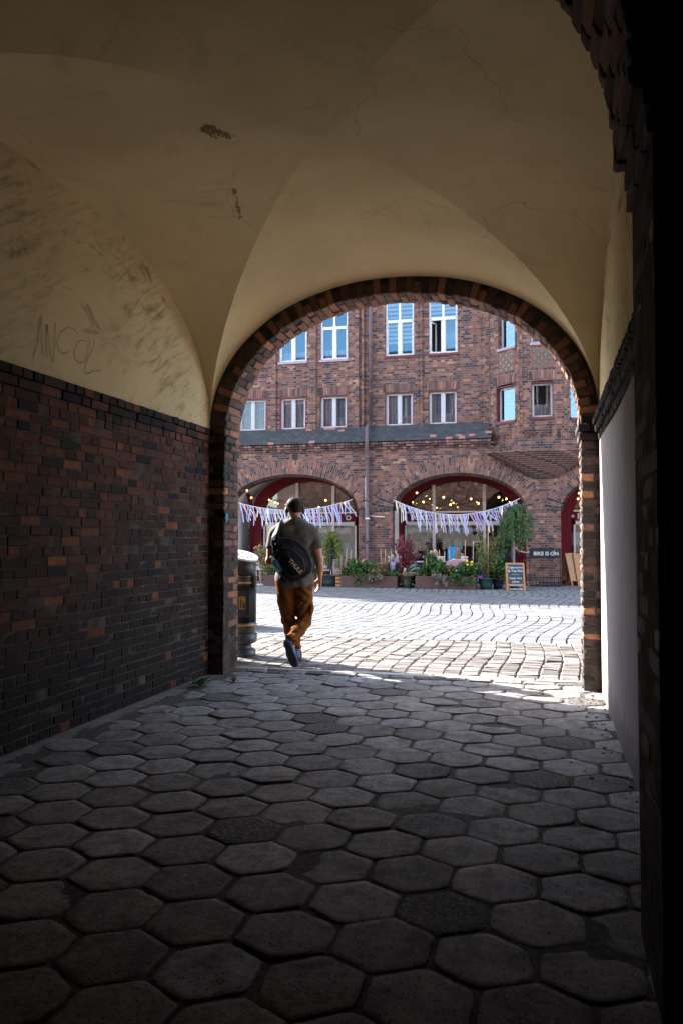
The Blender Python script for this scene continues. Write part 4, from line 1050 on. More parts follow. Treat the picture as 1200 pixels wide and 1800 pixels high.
# posters and pale painted reflections in the glazing, mural left of the left shopfront
mb = MB()
def panel(x0, y0, x1, y1, Y, m, name, par):
    a, b = at(x0, y0, Y), at(x1, y1, Y); q = MB(); q.box((a.x, Y, b.z), (b.x, Y + .012, a.z)); return obj(name, q, M[m], par)
YI = YS + .22
panel(716, 928, 760, 936, YI, 'blind', 'reflection_panel', s1[0]); panel(766, 928, 848, 934, YI, 'blind', 'reflection_panel', s1[0]); panel(873, 930, 915, 943, YI, 'cream', 'reflection_panel', s1[0])
panel(588, 928, 616, 938, YI, 'cream', 'reflection_panel', s2[0]); panel(551, 926, 583, 936, YI, 'cream', 'reflection_panel', s2[0])
panel(597, 954, 616, 985, YI, 'bluep', 'shop_poster', s2[0]); panel(609, 972, 617, 998, YI - .1, 'purple', 'shop_poster', s2[0]); panel(872, 968, 915, 1010, YI + .2, 'c_grey', 'shop_poster', s1[0])
panel(986, 936, 1040, 958, YI, 'blind', 'reflection_panel', s3[0]); panel(986, 985, 1040, 1006, YI, 'cream', 'reflection_panel', s3[0])
for (x0, x1, y0, y1) in ((744, 758, 942, 972), (776, 792, 946, 968), (796, 812, 946, 968)):
    o = panel(x0, y0, x1, y1, YI + .35, 'slate', 'reflected_window_panel', s1[0]); mb = MB()  # dark slatted panel painting a window reflected in the shop glass
    for k in range(6):
        a, b = at(x0 + 1.2, y0 + 2 + k * (y1 - y0 - 3) / 6, YI + .34), at(x1 - 1.2, y0 + 3.1 + k * (y1 - y0 - 3) / 6, YI + .34); mb.box((a.x, YI + .335, b.z), (b.x, YI + .345, a.z))
    obj('reflected_window_slats', mb, M['blind'], s1[0])
YM = YS + .9
mb = MB(); mb.poly([(-12, YM, 1.75), (-8.6, YM, 1.75), (-8.6, YM, 3.6), (-12, YM, 3.6)]); obj('porch_back_wall', mb, M['white_plaster'], apt)
mb = MB(); mb.poly([(-12, YM - .01, -.05), (-8.6, YM - .01, -.05), (-8.6, YM - .01, 1.78), (-12, YM - .01, 1.78)]); obj('porch_dado', mb, M['red'], apt)
a, b = at(412, 932, YM - .05), at(446, 972, YM - .05); mb = MB(); mb.box((a.x - .3, YM - .05, b.z), (b.x, YM - .02, a.z)); obj('mural_panel', mb, M['mural'], apt)
mb = MB(); a, b = at(435, 866, YS), at(443, 900, YS); mb.tube([(at(436,868,YS).x, YS, at(436,868,YS).z), (at(441,885,YS).x, YS, at(441,885,YS).z), (b.x, YS, at(443,895,YS).z), (b.x, YS, 0)], .07, 8); obj('porch_post', mb, M['red'], apt)

mb = MB(); mb.poly([(X0 - .3, YW - .45, 11.0), (X1 + .3, YW - .45, 11.0), (X1 + .3, YW + 6, 16.0), (X0 - .3, YW + 6, 16.0)]); mb.poly([(X0 - .3, YW - .45, 11.0), (X0 - .3, YW, 11.0), (X1 + .3, YW, 11.0), (X1 + .3, YW - .45, 11.0)]); mb.poly([(X0 - .3, YW + 6, 0), (X0 - .3, YW + 6, 16), (X1 + .3, YW + 6, 16), (X1 + .3, YW + 6, 0)]); obj('roof', mb, M['tile'], apt)
# ================================================================== LITTER BIN
bx, by = -3.53, 8.99
bin_ = thing('litter_bin', 'dark grey fluted litter bin with gold bands and tilted lid beside the left pier', 'litter bin', (bx, by, 0))
mb = MB(); mb.lathe((bx, by, 0), [(.001,.28),(.150,.28),(.158,.30),(.158,.36),(.166,.365),(.166,.40),(.155,.41),(.155,.86),(.163,.865),(.163,.90),(.160,.91),(.165,.95),(.166,.965),(.150,.97),(.145,.90),(.001,.90)], 48)
for k in range(56):
    a = 2 * math.pi * k / 56; z0, z1 = (.415, .855)
    if abs((a - R(290) + math.pi) % (2 * math.pi) - math.pi) < .52: continue
    mb.tube([(bx + .157 * math.cos(a), by + .157 * math.sin(a), z0), (bx + .157 * math.cos(a), by + .157 * math.sin(a), z1)], .0052, 6)
obj('body', mb, M['iron'], bin_)
mb = MB(); mb.lathe((bx, by, 0), [(.001,0),(.150,0),(.158,.015),(.158,.075),(.145,.09),(.115,.098),(.105,.125),(.108,.15),(.150,.165),(.172,.185),(.174,.275),(.15,.285)], 40); obj('pedestal', mb, M['iron'], bin_)
for z in (.372, .872):
    mb = MB(); mb.lathe((bx, by, z), [(.165,0),(.1705,.003),(.1705,.02),(.165,.024)], 48); obj('gold_band', mb, M['gold'], bin_)
# hood: two side posts, drum with tilted lid
mb = MB()
for a0, a1 in ((275, 500), (200, 214)):
    mb.lathe((bx, by, 0), [(.150,.95),(.160,.95),(.160,1.15),(.150,1.15),(.150,.95)], 14, .5, True, a0, a1)
tl = Vector((.30, -.17, 1)).normalized()
def lidz(x, y, z): return z - (tl.x * x + tl.y * y) / tl.z
n = 40; b = len(mb.v)
for q, (r, z) in enumerate(((.150, 1.11), (.168, 1.13), (.172, None))):
    for k in range(n):
        x, y = r * math.cos(2*math.pi*k/n), r * math.sin(2*math.pi*k/n); mb.v.append((bx + x, by + y, lidz(x, y, 1.195) if z is None else z))
for q in range(2):
    for k in range(n): mb.face((b+q*n+k, b+q*n+(k+1) % n, b+(q+1)*n+(k+1) % n, b+(q+1)*n+k), .5, None, True)
mb.face([b + k for k in range(n)][::-1])
obj('hood', mb, M['black'], bin_)
u1 = Vector((tl.z, 0, -tl.x)).normalized(); u2 = tl.cross(u1)
def disc(mb, c, r, h, n=32):
    b = len(mb.v)
    for k in range(n): mb.v.append(tuple(c + (u1 * math.cos(2*math.pi*k/n) + u2 * math.sin(2*math.pi*k/n)) * r))
    for k in range(n): mb.v.append(tuple(c + tl * h + (u1 * math.cos(2*math.pi*k/n) + u2 * math.sin(2*math.pi*k/n)) * r * .985))
    for k in range(n): mb.face((b+k, b+(k+1) % n, b+n+(k+1) % n, b+n+k))
    mb.face([b + n + k for k in range(n)])
lc = Vector((bx, by, 1.196)); mb = MB(); disc(mb, lc, .183, .022, 48); lid = obj('lid', mb, M['metal_white'], bin_)
mb = MB(); lt = lc + tl * .022
for k in range(8): disc(mb, lt + (u1 * math.cos(k * .785) + u2 * math.sin(k * .785)) * .085 + u1 * .02, .023, .0016, 12)
disc(mb, lt + u1 * .02, .020, .002, 14); obj('stub_holes', mb, M['black'], lid)
pa = R(290); pc = Vector((bx + .162 * math.cos(pa), by + .162 * math.sin(pa), .64)); PB = frame((pc.x, pc.y, 0), (-math.sin(pa), math.cos(pa)))
def rrect(mb, s0, s1, z0, z1, d0, d1, r=.02, P=None):
    P = P or PB; pts = []
    for (cx, cz, a0) in ((s1-r, z1-r, 0), (s0+r, z1-r, 90), (s0+r, z0+r, 180), (s1-r, z0+r, 270)):
        for k in range(5): a = R(a0 + k * 22.5); pts.append((cx + r * math.cos(a), cz + r * math.sin(a)))
    mb.poly([P(s, d0, z) for s, z in pts]); m = len(pts)
    for k in range(m): mb.poly([P(*pts[k][:1], d0, pts[k][1]), P(pts[k][0], d1, pts[k][1]), P(pts[(k+1)%m][0], d1, pts[(k+1)%m][1]), P(pts[(k+1)%m][0], d0, pts[(k+1)%m][1])])
mb = MB(); rrect(mb, -.080, .080, .50, .79, -.004, .05); rrect(mb, -.062, .062, .525, .765, -.009, .0); door = obj('door_panel', mb, M['iron'], bin_)
mb = MB(); rrect(mb, -.037, .037, .575, .725, -.013, 0, .014); em = obj('emblem', mb, M['gold'], door)
mb = MB()
def fl(pts): mb.poly([PB(s, -.0145, z) for s, z in pts])
fl([(-.016 + .008 * math.cos(k * .785), .703 + .009 * math.sin(k * .785)) for k in range(8)]); fl([(-.022,.69),(-.010,.69),(-.008,.655),(-.012,.59),(-.022,.59),(-.024,.65)][::-1]); fl([(-.012,.683),(-.010,.674),(.014,.655),(.016,.662)][::-1]); fl([(.006,.648),(.028,.648),(.026,.592),(.008,.592)][::-1]); fl([(.004,.654),(.030,.654),(.030,.650),(.004,.650)][::-1])
obj('emblem_figure', mb, M['black'], door)
for z0, z1 in ((.415, .485), (.80, .845)):
    mb = MB()
    for k in range(7): rrect(mb, -.075 + k * .0235, -.064 + k * .0235, z0, z1, -.002, .02, .004)
    obj('slot_row', mb, M['black'], bin_)
mb = MB(); a = R(340); c = Vector((bx + .185 * math.cos(a), by + .185 * math.sin(a), .90)); mb.rbox(c - Vector((.022, .03, .075)), c + Vector((.022, .03, .075)), .015); obj('ashtray_box', mb, M['black'], bin_)
# ================================================================== LEAF HELPERS
def leaves(mb, pts, n, size, spread, droop=0.0, elong=1.8):
    n = int(n * 2.3); size *= .80
    for _ in range(n):
        c, r = random.choice(pts); c = Vector(c)
        while True:
            o = Vector((random.uniform(-1, 1), random.uniform(-1, 1), random.uniform(-1, 1)))
            if o.length < 1: break
        p = c + o * r * spread; d = Vector((random.gauss(0, 1), random.gauss(0, 1), random.gauss(0, .7) - droop)).normalized()
        s = d.cross(Vector((random.gauss(0, 1), random.gauss(0, 1), random.gauss(0, 1)))).normalized(); L = size * random.uniform(.6, 1.3); W = L / elong
        m = p + d * L * .5 + d.cross(s) * L * .08
        mb.poly([p, m - s * W / 2, p + d * L, m + s * W / 2], random.random())
def shrub(name, label, cat, base, w, d, h, n, size, leafm='leaf', group=None, stems=5, clumps=9, elong=1.8, extra=None):
    base = Vector(base); t = thing(name, label, cat, base, 0, group); pts = []; st = MB()
    for k in range(clumps):
        q = Vector((random.uniform(-.5, .5) * w, random.uniform(-.5, .5) * d, h * random.uniform(.25, .95))); q.z *= 1 - .35 * abs(q.x / (w * .5)) ** 2
        pts.append((base + q, min(w, d, h) * random.uniform(.22, .42)))
    for k in range(stems):
        q = random.choice(pts)[0]; b0 = base + Vector(((q.x - base.x) * .4, (q.y - base.y) * .4, -.02)); st.tube([b0, (b0 + q) / 2 + Vector((random.uniform(-.02,.02), 0, .02)), q], [.008, .006, .003], 5)
    m = MB(); leaves(m, pts, n, size, 1.0, .2, elong); obj('foliage', m, M[leafm], t); obj('stems', st, M['bark'], t)
    if extra:
        e = MB()
        for (mt, cnt, sz) in extra:
            for _ in range(cnt):
                q, r = random.choice(pts); e.ball(q + Vector((random.uniform(-r, r), -abs(random.gauss(r * .7, .03)), random.uniform(0, r))), sz, .5, 5)
            obj('flowers', e, M[mt], t); e = MB()
    return t
# ================================================================== PLANTERS
def planter(x0, x1, y0, y1, h, label, group='brown planter boxes in front of the cafe'):
    t = thing('planter_box', label, 'planter', ((x0 + x1) / 2, (y0 + y1) / 2, 0), 0, group); m = MB(); th = .03
    m.rbox((x0, y0, .008), (x1, y0 + th, h), .006); m.rbox((x0, y1 - th, .008), (x1, y1, h), .006); m.rbox((x0, y0 + th + .001, .008), (x0 + th, y1 - th - .001, h - .003), .006); m.rbox((x1 - th, y0 + th + .001, .008), (x1, y1 - th - .001, h - .003), .006)
    obj('box', m, M['corten'], t); m = MB(); m.poly([(x0 + th, y0 + th, h - .05), (x1 - th, y0 + th, h - .05), (x1 - th, y1 - th, h - .05), (x0 + th, y1 - th, h - .05)]); obj('soil', m, M['soil'], t); return t
YP = 22.5
def px(x, Y=YP): return at(x, 1000, Y).x
def pz(y, Y=YP, x=700): return at(x, y, Y).z
planter(px(463), px(553), YP, YP + .5, .34, 'brown planter box behind the walking man')
planter(px(598.5), px(697), YP, YP + .5, .34, 'long brown planter box of ferny greens left of the olive pot')
planter(px(731), px(836), YP - .2, YP + .3, .36, 'long brown planter box of mixed flowers right of the olive pot')
planter(-7.6, -4.60, 11.75, 12.25, .60, 'tall brown planter box standing behind the litter bin', None)
def sh(x0, x1, ytop, Y, zb, label, n=500, size=.07, leafm='leaf', d=.42, name='shrub', **k):
    a, b = px(x0, Y), px(x1, Y); return shrub(name, label, 'plant', ((a + b) / 2, Y + .25, zb), b - a, d, pz(ytop, Y, (x0 + x1) / 2) - zb, n, size, leafm, **k)
sh(463, 486, 992, YP, .30, 'bushy green herb in the planter beside the walking man', 500, .08)
sh(486, 552, 1003, YP, .30, 'low green plants in the planter hidden behind the man', 300, .08)
sh(438, 482, 955, YP + .5, .15, 'large bronze-tipped shrub above the litter bin lid', 1500, .09, 'leaf_tan', .8, clumps=16, stems=8)
sh(600, 628, 985, YP, .30, 'tall leafy green plant at the left end of the long planter', 900, .085)
sh(622, 655, 984, YP, .30, 'dense dark green plant beside the drainpipe foot', 800, .08)
sh(655, 678, 990, YP, .30, 'pale bronze shrub in the middle of the left long planter', 600, .07, 'leaf_tan')
sh(672, 697, 1004, YP, .30, 'low green herb at the right end of the left long planter', 500, .065)
sh(738, 776, 978, YP - .2, .32, 'big rounded green bush at the left end of the flower planter', 1500, .085, clumps=14)
sh(772, 800, 998, YP - .2, .32, 'orange-flowered plant in the middle of the flower planter', 600, .07, extra=[('orange', 10, .026)])
sh(796, 815, 996, YP - .2, .32, 'trailing green plant with tiny pale flowers in the flower planter', 500, .07, extra=[('c_white', 8, .018)])
sh(812, 840, 985, YP - .2, .32, 'dark green bush with yellow flowers at the right end of the planter', 1000, .08, clumps=12, extra=[('yellow', 7, .035)])
def trailing(x, w, Y, z0, z1, label, leafm, n):
    p = Vector((px(x, Y), Y - .05, z0)); t = thing('trailing_plant', label, 'plant', p); m = MB(); pts = [(p + Vector((random.uniform(-w, w), random.uniform(-.05, .04), -(z0 - z1) * random.random() ** 1.3)), .06) for _ in range(14)]
    leaves(m, pts, n, .055, 1, .5, 1.5); obj('foliage', m, M[leafm], t); s = MB()
    for q, r in pts[:6]: s.tube([p + Vector((0, .06, .05)), p + Vector(((q.x - p.x) * .6, -.01, .02)), q], .004, 4)
    obj('stems', s, M['bark'], t)
trailing(772, .22, YP - .2, .40, .16, 'grey succulent hanging over the planter front', 'leaf_grey', 240); trailing(806, .25, YP - .2, .40, .05, 'green creeper spilling down the planter to the paving', 'leaf', 300); trailing(661, .16, YP, .36, .22, 'pale grey trailing plant on the left long planter', 'leaf_grey', 120); trailing(640, .35, YP, .36, .14, 'thin grassy strands hanging over the left long planter', 'leaf', 160); trailing(829, .06, YP - .2, .36, .22, 'single broad green leaf cluster over the planter corner', 'leaf', 26)
shrub('shrub', 'low green and red plants in the tall planter behind the bin', 'plant', (-6.2, 12.0, .55), 2.6, .4, .45, 900, .07, extra=[('orange', 14, .022)])
# canes
canes = [(609,964,1008,YP),(617,966,1010,YP),(600,976,1006,YP),(614,985,1012,YP),(626,985,1004,YP),(669,965,1008,YP),(677,965,1012,YP),(687,966,1005,YP),(749,981,1015,YP-.2),(758,982,1008,YP-.2),(771.5,967,1018,YP-.2),(781,969,1014,YP-.2),(789,967,1000,YP-.2),(817,949,1000,YP-.2),(831,951,1000,YP-.2),(832,950,1004,YP-.2)][:15]
for i, (x, y0, y1, Y) in enumerate(canes):
    a, b = at(x, y0, Y + .15), at(x + random.uniform(-2, 2), 1018, Y + .15); b.z = .30; m = MB(); m.tube([a, b], .011, 6)
    tag(obj('bamboo_cane', m, M['cane']), f'thin bamboo cane stuck in the planter, {"left of the olive pot" if x < 700 else "right of the olive pot"}', 'cane', 'canes in the left planter' if x < 700 else 'canes in the right planter')
# ================================================================== POTTED TREES
def pot(x0, x1, y0, y1, Y, m, label, taper=.75, rim=True, name='plant_pot'):
    a, b = px(x0, Y), px(x1, Y); r = (b - a) / 2; h = pz(y0, Y, x0); c = ((a + b) / 2, Y + r, .008)
    t = thing(name, label, 'pot', c); q = MB(); q.lathe(c, [(.001, 0), (r * taper, 0), (r * (taper + .6 * (1 - taper)), h * .45), (r * .97, h * .93), (r * 1.04, h * .94), (r * 1.04, h), (r * .92, h), (r * .88, h * .88), (.001, h * .88)], 28); obj('vessel', q, M[m], t)
    q = MB(); q.lathe((c[0], c[1], c[2] + h * .9), [(r * .87, 0), (.001, .01)], 20); obj('soil', q, M['soil'], t)
    return Vector((c[0], c[1], h * .9)), r
def tree(name, label, trunk, twigs, leafm, n, size, spread=1.0, droop=.6, tr=.02, elong=2.4, trunkm='bark'):
    base = trunk[0]; t = thing(name, label, 'tree', base); m = MB(); k = len(trunk); m.tube(trunk, [tr * (1 - .55 * i / (k - 1)) for i in range(k)], 8)
    pts = []
    for tw in twigs:
        m.tube(tw, [.008, .006, .003][:len(tw)] if len(tw) <= 3 else [.007 - .005 * i / (len(tw) - 1) for i in range(len(tw))], 4, .5, False)
        for i in range(len(tw) - 1):
            for f in (.1, .5, .9):
                if i or f > .4: pts.append((Vector(tw[i]).lerp(Vector(tw[i+1]), f), .055))
    obj('trunk', m, M[trunkm], t); q = MB(); leaves(q, pts, n, size, spread, droop, elong); obj('crown', q, M[leafm], t); return t
def weep(top, R0, drop, n, up=.15, seed=1):
    rr = random.Random(seed); out = []
    for k in range(n):
        a = rr.uniform(0, 6.283); r = R0 * rr.uniform(.35, 1); st = Vector(top) + Vector((0, 0, -rr.uniform(0, drop * .35)))
        p1 = st + Vector((math.cos(a) * r * .5, math.sin(a) * r * .5, up * rr.uniform(.2, 1))); p2 = st + Vector((math.cos(a) * r, math.sin(a) * r, -drop * .12)); d = drop * rr.uniform(.3, 1)
        p3 = p2 + Vector((math.cos(a) * .06, math.sin(a) * .06, -d * .5)); p4 = p2 + Vector((math.cos(a) * .02, math.sin(a) * .02, -d)); out.append([st, p1, p2, p3, p4])
    return out
# tub with yellow-green weeping tree, behind the man's arm
b, r = pot(557, 592, 1012, 1033, YP + .1, 'pot_dark', 'dark green tub holding the weeping yellow-green tree beside the man', .85)
top = Vector((b.x + .02, b.y, pz(938, YP + .3, 578))); tree('weeping_tree', 'small yellow-green weeping tree in a dark tub right of the man', [b, b + Vector((.03, 0, .5)), b + Vector((-.01, 0, 1.0)), top], weep(top, .36, 1.0, 26, .1, 3), 'leaf_yel', 1500, .075, 1.1)
# olive pot with red maple
b, r = pot(706, 723.5, 1012, 1034.5, YP - .1, 'pot_olive', 'square-shouldered olive green pot between the two long planters', .72)
rr = random.Random(5); tw = []
for k in range(44):
    yy_ = rr.uniform(942, 990); xx_ = 711 + rr.gauss(0, 11); xx_ = xx_ if yy_ < 966 else max(xx_, 707); e = Vector((px(xx_, YP + .3), YP + .25 + rr.uniform(-.35, .35), pz(yy_, YP + .2, 712))); m0 = b.lerp(e, .55) + Vector((0, 0, .12)); tw.append([b + Vector((0, 0, .2 + .35 * rr.random())), m0, e])
tree('red_maple', 'dark red leafed maple sapling growing from the olive pot', [b, b + Vector((.02, 0, .35)), b + Vector((-.03, 0, .8))], tw, 'leaf_red', 2300, .07, 1.3, .1, .016, 1.5)
# green pot with climbing plant
b, r = pot(838, 866, 1017, 1037, YP - .1, 'pot_green', 'glazed teal green pot with a twining plant right of the flower planter', .62)
tw = []; rr = random.Random(8)
for k in range(26):
    e = Vector((px(rr.uniform(837, 872), YP), YP + rr.uniform(0, .4), pz(rr.uniform(930, 1000), YP, 852))); tw.append([b + Vector((rr.uniform(-.1, .1), 0, .05)), b.lerp(e, .5) + Vector((rr.uniform(-.1, .1), 0, .1)), e, e + Vector((rr.uniform(-.1, .1), 0, -.2))])
tree('climbing_plant', 'straggly twining plant climbing poles in the teal pot', [b, Vector((b.x - .05, b.y, 1.0)), Vector((px(848, YP), b.y, pz(930, YP)))], tw, 'leaf_yel', 900, .065, 1.3, .4, .012)
m = MB(); m.tube([b + Vector((.06, -.03, -.02)), Vector((px(857, YP), b.y, pz(925, YP)))], .012, 6); tag(obj('garden_stake', m, M['cane']), 'pale wooden stake standing in the teal pot', 'stake')
# blue pot with shrub
b, r = pot(864, 884, 1018, 1036, YP + .15, 'pot_blue', 'dark blue pot behind the chalkboard sign', .75)
shrub('shrub', 'drooping green bush in the dark blue pot left of the chalkboard', 'plant', b, .62, .5, pz(982, YP, 870) - b.z, 900, .085, clumps=12)
# tall weeping tree by the arch pier
b, r = pot(893, 912, 1016, 1034, YP + .7, 'pot_dark', 'dark tub of the tall weeping tree behind the chalkboard', .85)
YT = b.y; top = Vector((px(905, YT), YT, pz(893, YT, 905)))
tree('weeping_birch', 'tall slim weeping tree with dark green hanging crown beside the arch', [b, Vector((px(899, YT), YT, 1.0)), Vector((px(903, YT), YT, 1.8)), top], [[q if q.x - top.x < .30 or q.z > top.z - .75 else Vector((q.x, q.y, top.z - .75 + .1 * (q.z - top.z))) for q in tw_] for tw_ in weep(top + Vector((0, 0, .03)), .47, 1.1, 70, .14, 11)], 'leaf', 1900, .10, 1.1, .9, .032, 2.8)
# ================================================================== CHALKBOARD SIGNS
def aboard(name, label, x0, x1, ytop, Y, h, board, rz=0.0, words=True, mt='wood'):
    w = (px(x1, Y) - px(x0, Y)); c = Vector(((px(x0, Y) + px(x1, Y)) / 2, Y, 0)); t = thing(name, label, 'sign', c, rz); sp = .33
    for side, nm in ((-1, 'front_frame'), (1, 'rear_frame')):
        fr = MB(); 
        def Pp(s, z, o=0): f = z / h; return Vector((s, side * (sp * (1 - f) + .012) + side * o, z))
        def barp(a, b_, wd):
            d = (b_ - a).normalized(); nn = Vector((0, side * h, sp)).normalized(); sd = d.cross(nn); fr.brick((a + b_) / 2, d, sd, nn, ((b_ - a).length / 2, wd / 2, .012), .5, .003)
        barp(Pp(-w/2, .01), Pp(-w/2, h), .045); barp(Pp(w/2, .01), Pp(w/2, h), .045); barp(Pp(-w/2 + .024, h - .025), Pp(w/2 - .024, h - .025), .05); barp(Pp(-w/2 + .024, .17), Pp(w/2 - .024, .17), .045)
        fo = obj(nm, fr, M[mt], t, True)
        bd = MB(); q = [Pp(-w/2+.02, .19), Pp(w/2-.02, .19), Pp(w/2-.02, h-.05), Pp(-w/2+.02, h-.05)]; o = Vector((0, side * .004, 0)); bd.poly([p + o for p in q][::-side]); bd.poly([p - o for p in q][::side]); obj('board', bd, M[board] if side < 0 else M['wood'], fo, True)
    if words:
        lm = []; nn = Vector((0, -h, sp)).normalized(); up = Vector((0, sp, h)).normalized()
        for i, (s, sz) in enumerate((('Cappuccino', .085), ('& Tea Pot', .095), ('~~~~~~~', .05), ('happy time', .075), ('yellow', .075), ('home cakes', .07), ('ice lemonade', .065), ('& coffee', .065))):
            me = text_mesh(s, sz, .001, 'chalk_writing'); f = h - .12 - i * .095; p = Vector((0, -(sp * (1 - f / h) + .021), f))
            mtx = Matrix(((1, 0, 0, p.x), (0, up.y, nn.y, p.y), (0, up.z, nn.z, p.z), (0, 0, 0, 1))); me.transform(mtx); link('chalk_writing', me, M['chalk'], t, True)
    return t
aboard('chalkboard_sign', 'wooden A-frame chalkboard with white handwriting standing on the paving', 889, 919, 990, YP - .25, pz(989, YP, 900), 'slate', R(8))
aboard('folding_easel', 'wooden folding easel board leaning inside the right arch, nearer the pier', 991, 1008, 972, YA + .4, .98, 'wood', R(35), False); aboard('folding_easel', 'wooden folding easel board inside the right arch, farther right', 1006, 1026, 972, YA + .5, .98, 'wood', R(25), False)
# ================================================================== BIKE STAND
c = at(958, 1030, YA - .35); st = thing('bike_stand_sign', 'black bike stand with sign reading BIKE IS ON before the brick pier', 'sign', (c.x, YA - .35, 0)); Yb = YA - .35
x0, x1 = at(929.5, 1000, Yb).x, at(985, 1000, Yb).x; zt, zm = at(957, 964.5, Yb).z, at(957, 981, Yb).z
m = MB(); m.rbox((x0, Yb - .02, .008), (x0 + .025, Yb + .02, zm), .004); m.rbox((x1 - .025, Yb - .02, .008), (x1, Yb + .02, zm), .004); m.rbox((x0 + .026, Yb - .015, .02), (x1 - .026, Yb + .015, .05), .004); obj('frame', m, M['black'], st)
m = MB(); rrect(m, x0, x1, zm, zt, 0, .04, .03, frame((0, Yb - .02, 0), (1, 0))); m.poly([(x0, Yb+.02, zm), (x0, Yb+.02, zt), (x1, Yb+.02, zt), (x1, Yb+.02, zm)]); bo = obj('sign_board', m, M['black'], st)
me = text_mesh('BIKE IS ON', .150, .003, 'sign_letters', 'CENTER', 1.0, .0035); me.transform(Matrix.Translation(((x0 + x1) / 2 + .03, Yb - .026, (zt + zm) / 2 - .01)) @ Matrix.Rotation(R(90), 4, 'X')); link('sign_letters', me, M['metal_white'], bo)
m = MB(); q = at(973.5, 969, Yb - .026); m.poly([(q.x - .03, Yb - .027, q.z - .01), (q.x + .0, Yb - .027, q.z - .0), (q.x + .035, Yb - .027, q.z + .035), (q.x - .01, Yb - .027, q.z + .02)]); obj('tick_mark', m, M['metal_white'], bo)
m = MB()
for k in range(8):
    x = x0 + .08 + k * (x1 - x0 - .16) / 7; m.tube([(x, Yb - .25, .02), (x, Yb - .25, .30), (x, Yb - .22, .345), (x, Yb - .05, .345), (x, Yb, .30), (x, Yb, .04)], .011, 6)
m.tube([(x0 + .05, Yb - .25, .025), (x1 - .05, Yb - .25, .025)], .014, 6); obj('wheel_rack', m, M['black'], st)
m = MB(); a, b = at(904, 963, YT), at(929.5, 970, Yb - .03); a.y = YT - .03; b.y = Yb - .022
for o in (0, .03): m.ribbon([a + Vector((0, 0, o)), a.lerp(b, .3) + Vector((0, 0, -.06 + o * .5)), a.lerp(b, .7) + Vector((0, 0, -.05)), b + Vector((0, 0, -o * .3))], .028, (0, 1, 0), .003)
for k in range(8): q = k * .8; m.ribbon([a + Vector((.03 * math.cos(q), .03 * math.sin(q) , .02 * (k % 3))), a + Vector((.045 * math.cos(q + .7), .045 * math.sin(q + .7), .03 * (k % 3) - .01)), a + Vector((.07 * math.cos(q + 1), .0, .05 * math.sin(q)))], .03, (0, 1, 0), .003)
tag(obj('pink_ribbon', m, M['r_pink']), 'pink ribbon tied round the weeping tree trunk and the black sign', 'ribbon')
# ================================================================== GARLANDS + STRING LIGHTS
def garland(p0, p1, sag, label, n, seed):
    rr = random.Random(seed); t = thing('ribbon_garland', label, 'garland', (p0 + p1) / 2, 0, 'ribbon garlands across the arches'); f = lambda u: p0.lerp(p1, u) - Vector((0, 0, 4 * sag * u * (1 - u)))
    m = MB(); m.tube([f(i / 24) for i in range(25)], .012, 5); obj('cord', m, M['r_white'], t); cols = ['r_white', 'r_white', 'r_blue', 'r_blue', 'r_pink', 'r_lilac', 'r_cream']
    for k in range(n):
        u = .02 + .96 * (k + rr.uniform(-.4, .4)) / n; p = f(u); L = rr.uniform(.30, .66); dx = rr.gauss(.10, .10) * (1.2 if u > .5 else .9) ; q = MB(); dy = rr.uniform(-.05, .05)
        a = rr.uniform(-.6, .6); nn = Vector((math.sin(a), -math.cos(a), 0))
        q.ribbon([p + Vector((0, 0, .01)), p + Vector((dx * .35, dy, -L * .35)), p + Vector((dx * .8, dy * 1.5, -L * .7)), p + Vector((dx, dy, -L))], rr.uniform(.022, .046), nn, .002); obj('ribbon', q, M[rr.choice(cols)], t)
garland(at(417, 883, YA - .04), at(619, 878, YA - .04), .30, 'garland of white, lilac and pink ribbons across the left arch', 74, 2); garland(at(692, 879, YA - .04), at(913, 876, YA - .04), .48, 'garland of white, blue and pink ribbons across the middle arch', 80, 4)
def lights(label, pts, Y, r):
    P3 = [at(x, y, Y) for x, y in pts]; t = thing('string_lights', label, 'string lights', P3[0], 0, 'warm bulb strings under the arches'); m = MB(); w = []
    P3s = sorted(P3, key=lambda p: p.x); ext = [P3s[0] + Vector((-.35, 0, .12))] + P3s + [P3s[-1] + Vector((.4, 0, .14))]
    for i in range(len(ext) - 1):
        a, b = ext[i] + Vector((0, 0, .075)), ext[i+1] + Vector((0, 0, .075)); w += [a, (a + b) / 2 - Vector((0, 0, .05))]
    w.append(ext[-1]); m.tube(w, .006, 4)
    for p in P3: m.lathe(p, [(.018, .035), (.02, .08), (.006, .085)], 8)
    obj('cable', m, M['black'], t)
    for p in P3: q = MB(); q.ball(p, r, .5, 8); obj('bulb', q, M['bulb'], t)
lights('front string of warm bulbs under the middle arch', [(698, 871.5), (732, 866.5), (743.5, 882.5), (779, 874), (791, 887), (827, 877), (840, 885), (876, 874), (889, 877)], YA + .35, .027)
lights('rear string of small warm bulbs under the middle arch', [(725, 883), (754.5, 877), (767, 892.5), (796, 884)], YA + 1.0, .017)
lights('front string of warm bulbs under the left arch', [(434.5, 862), (442, 875), (473.5, 879), (484, 883.5), (572.5, 879.5), (605.5, 885)], YA + .35, .027)
lights('rear string of small warm bulbs under the left arch', [(489, 885), (560.5, 891), (608, 889)], YA + 1.0, .017)
lights('string of warm bulbs under the right arch', [(1017, 867), (1015, 877), (1024, 887)], YA + .5, .026)
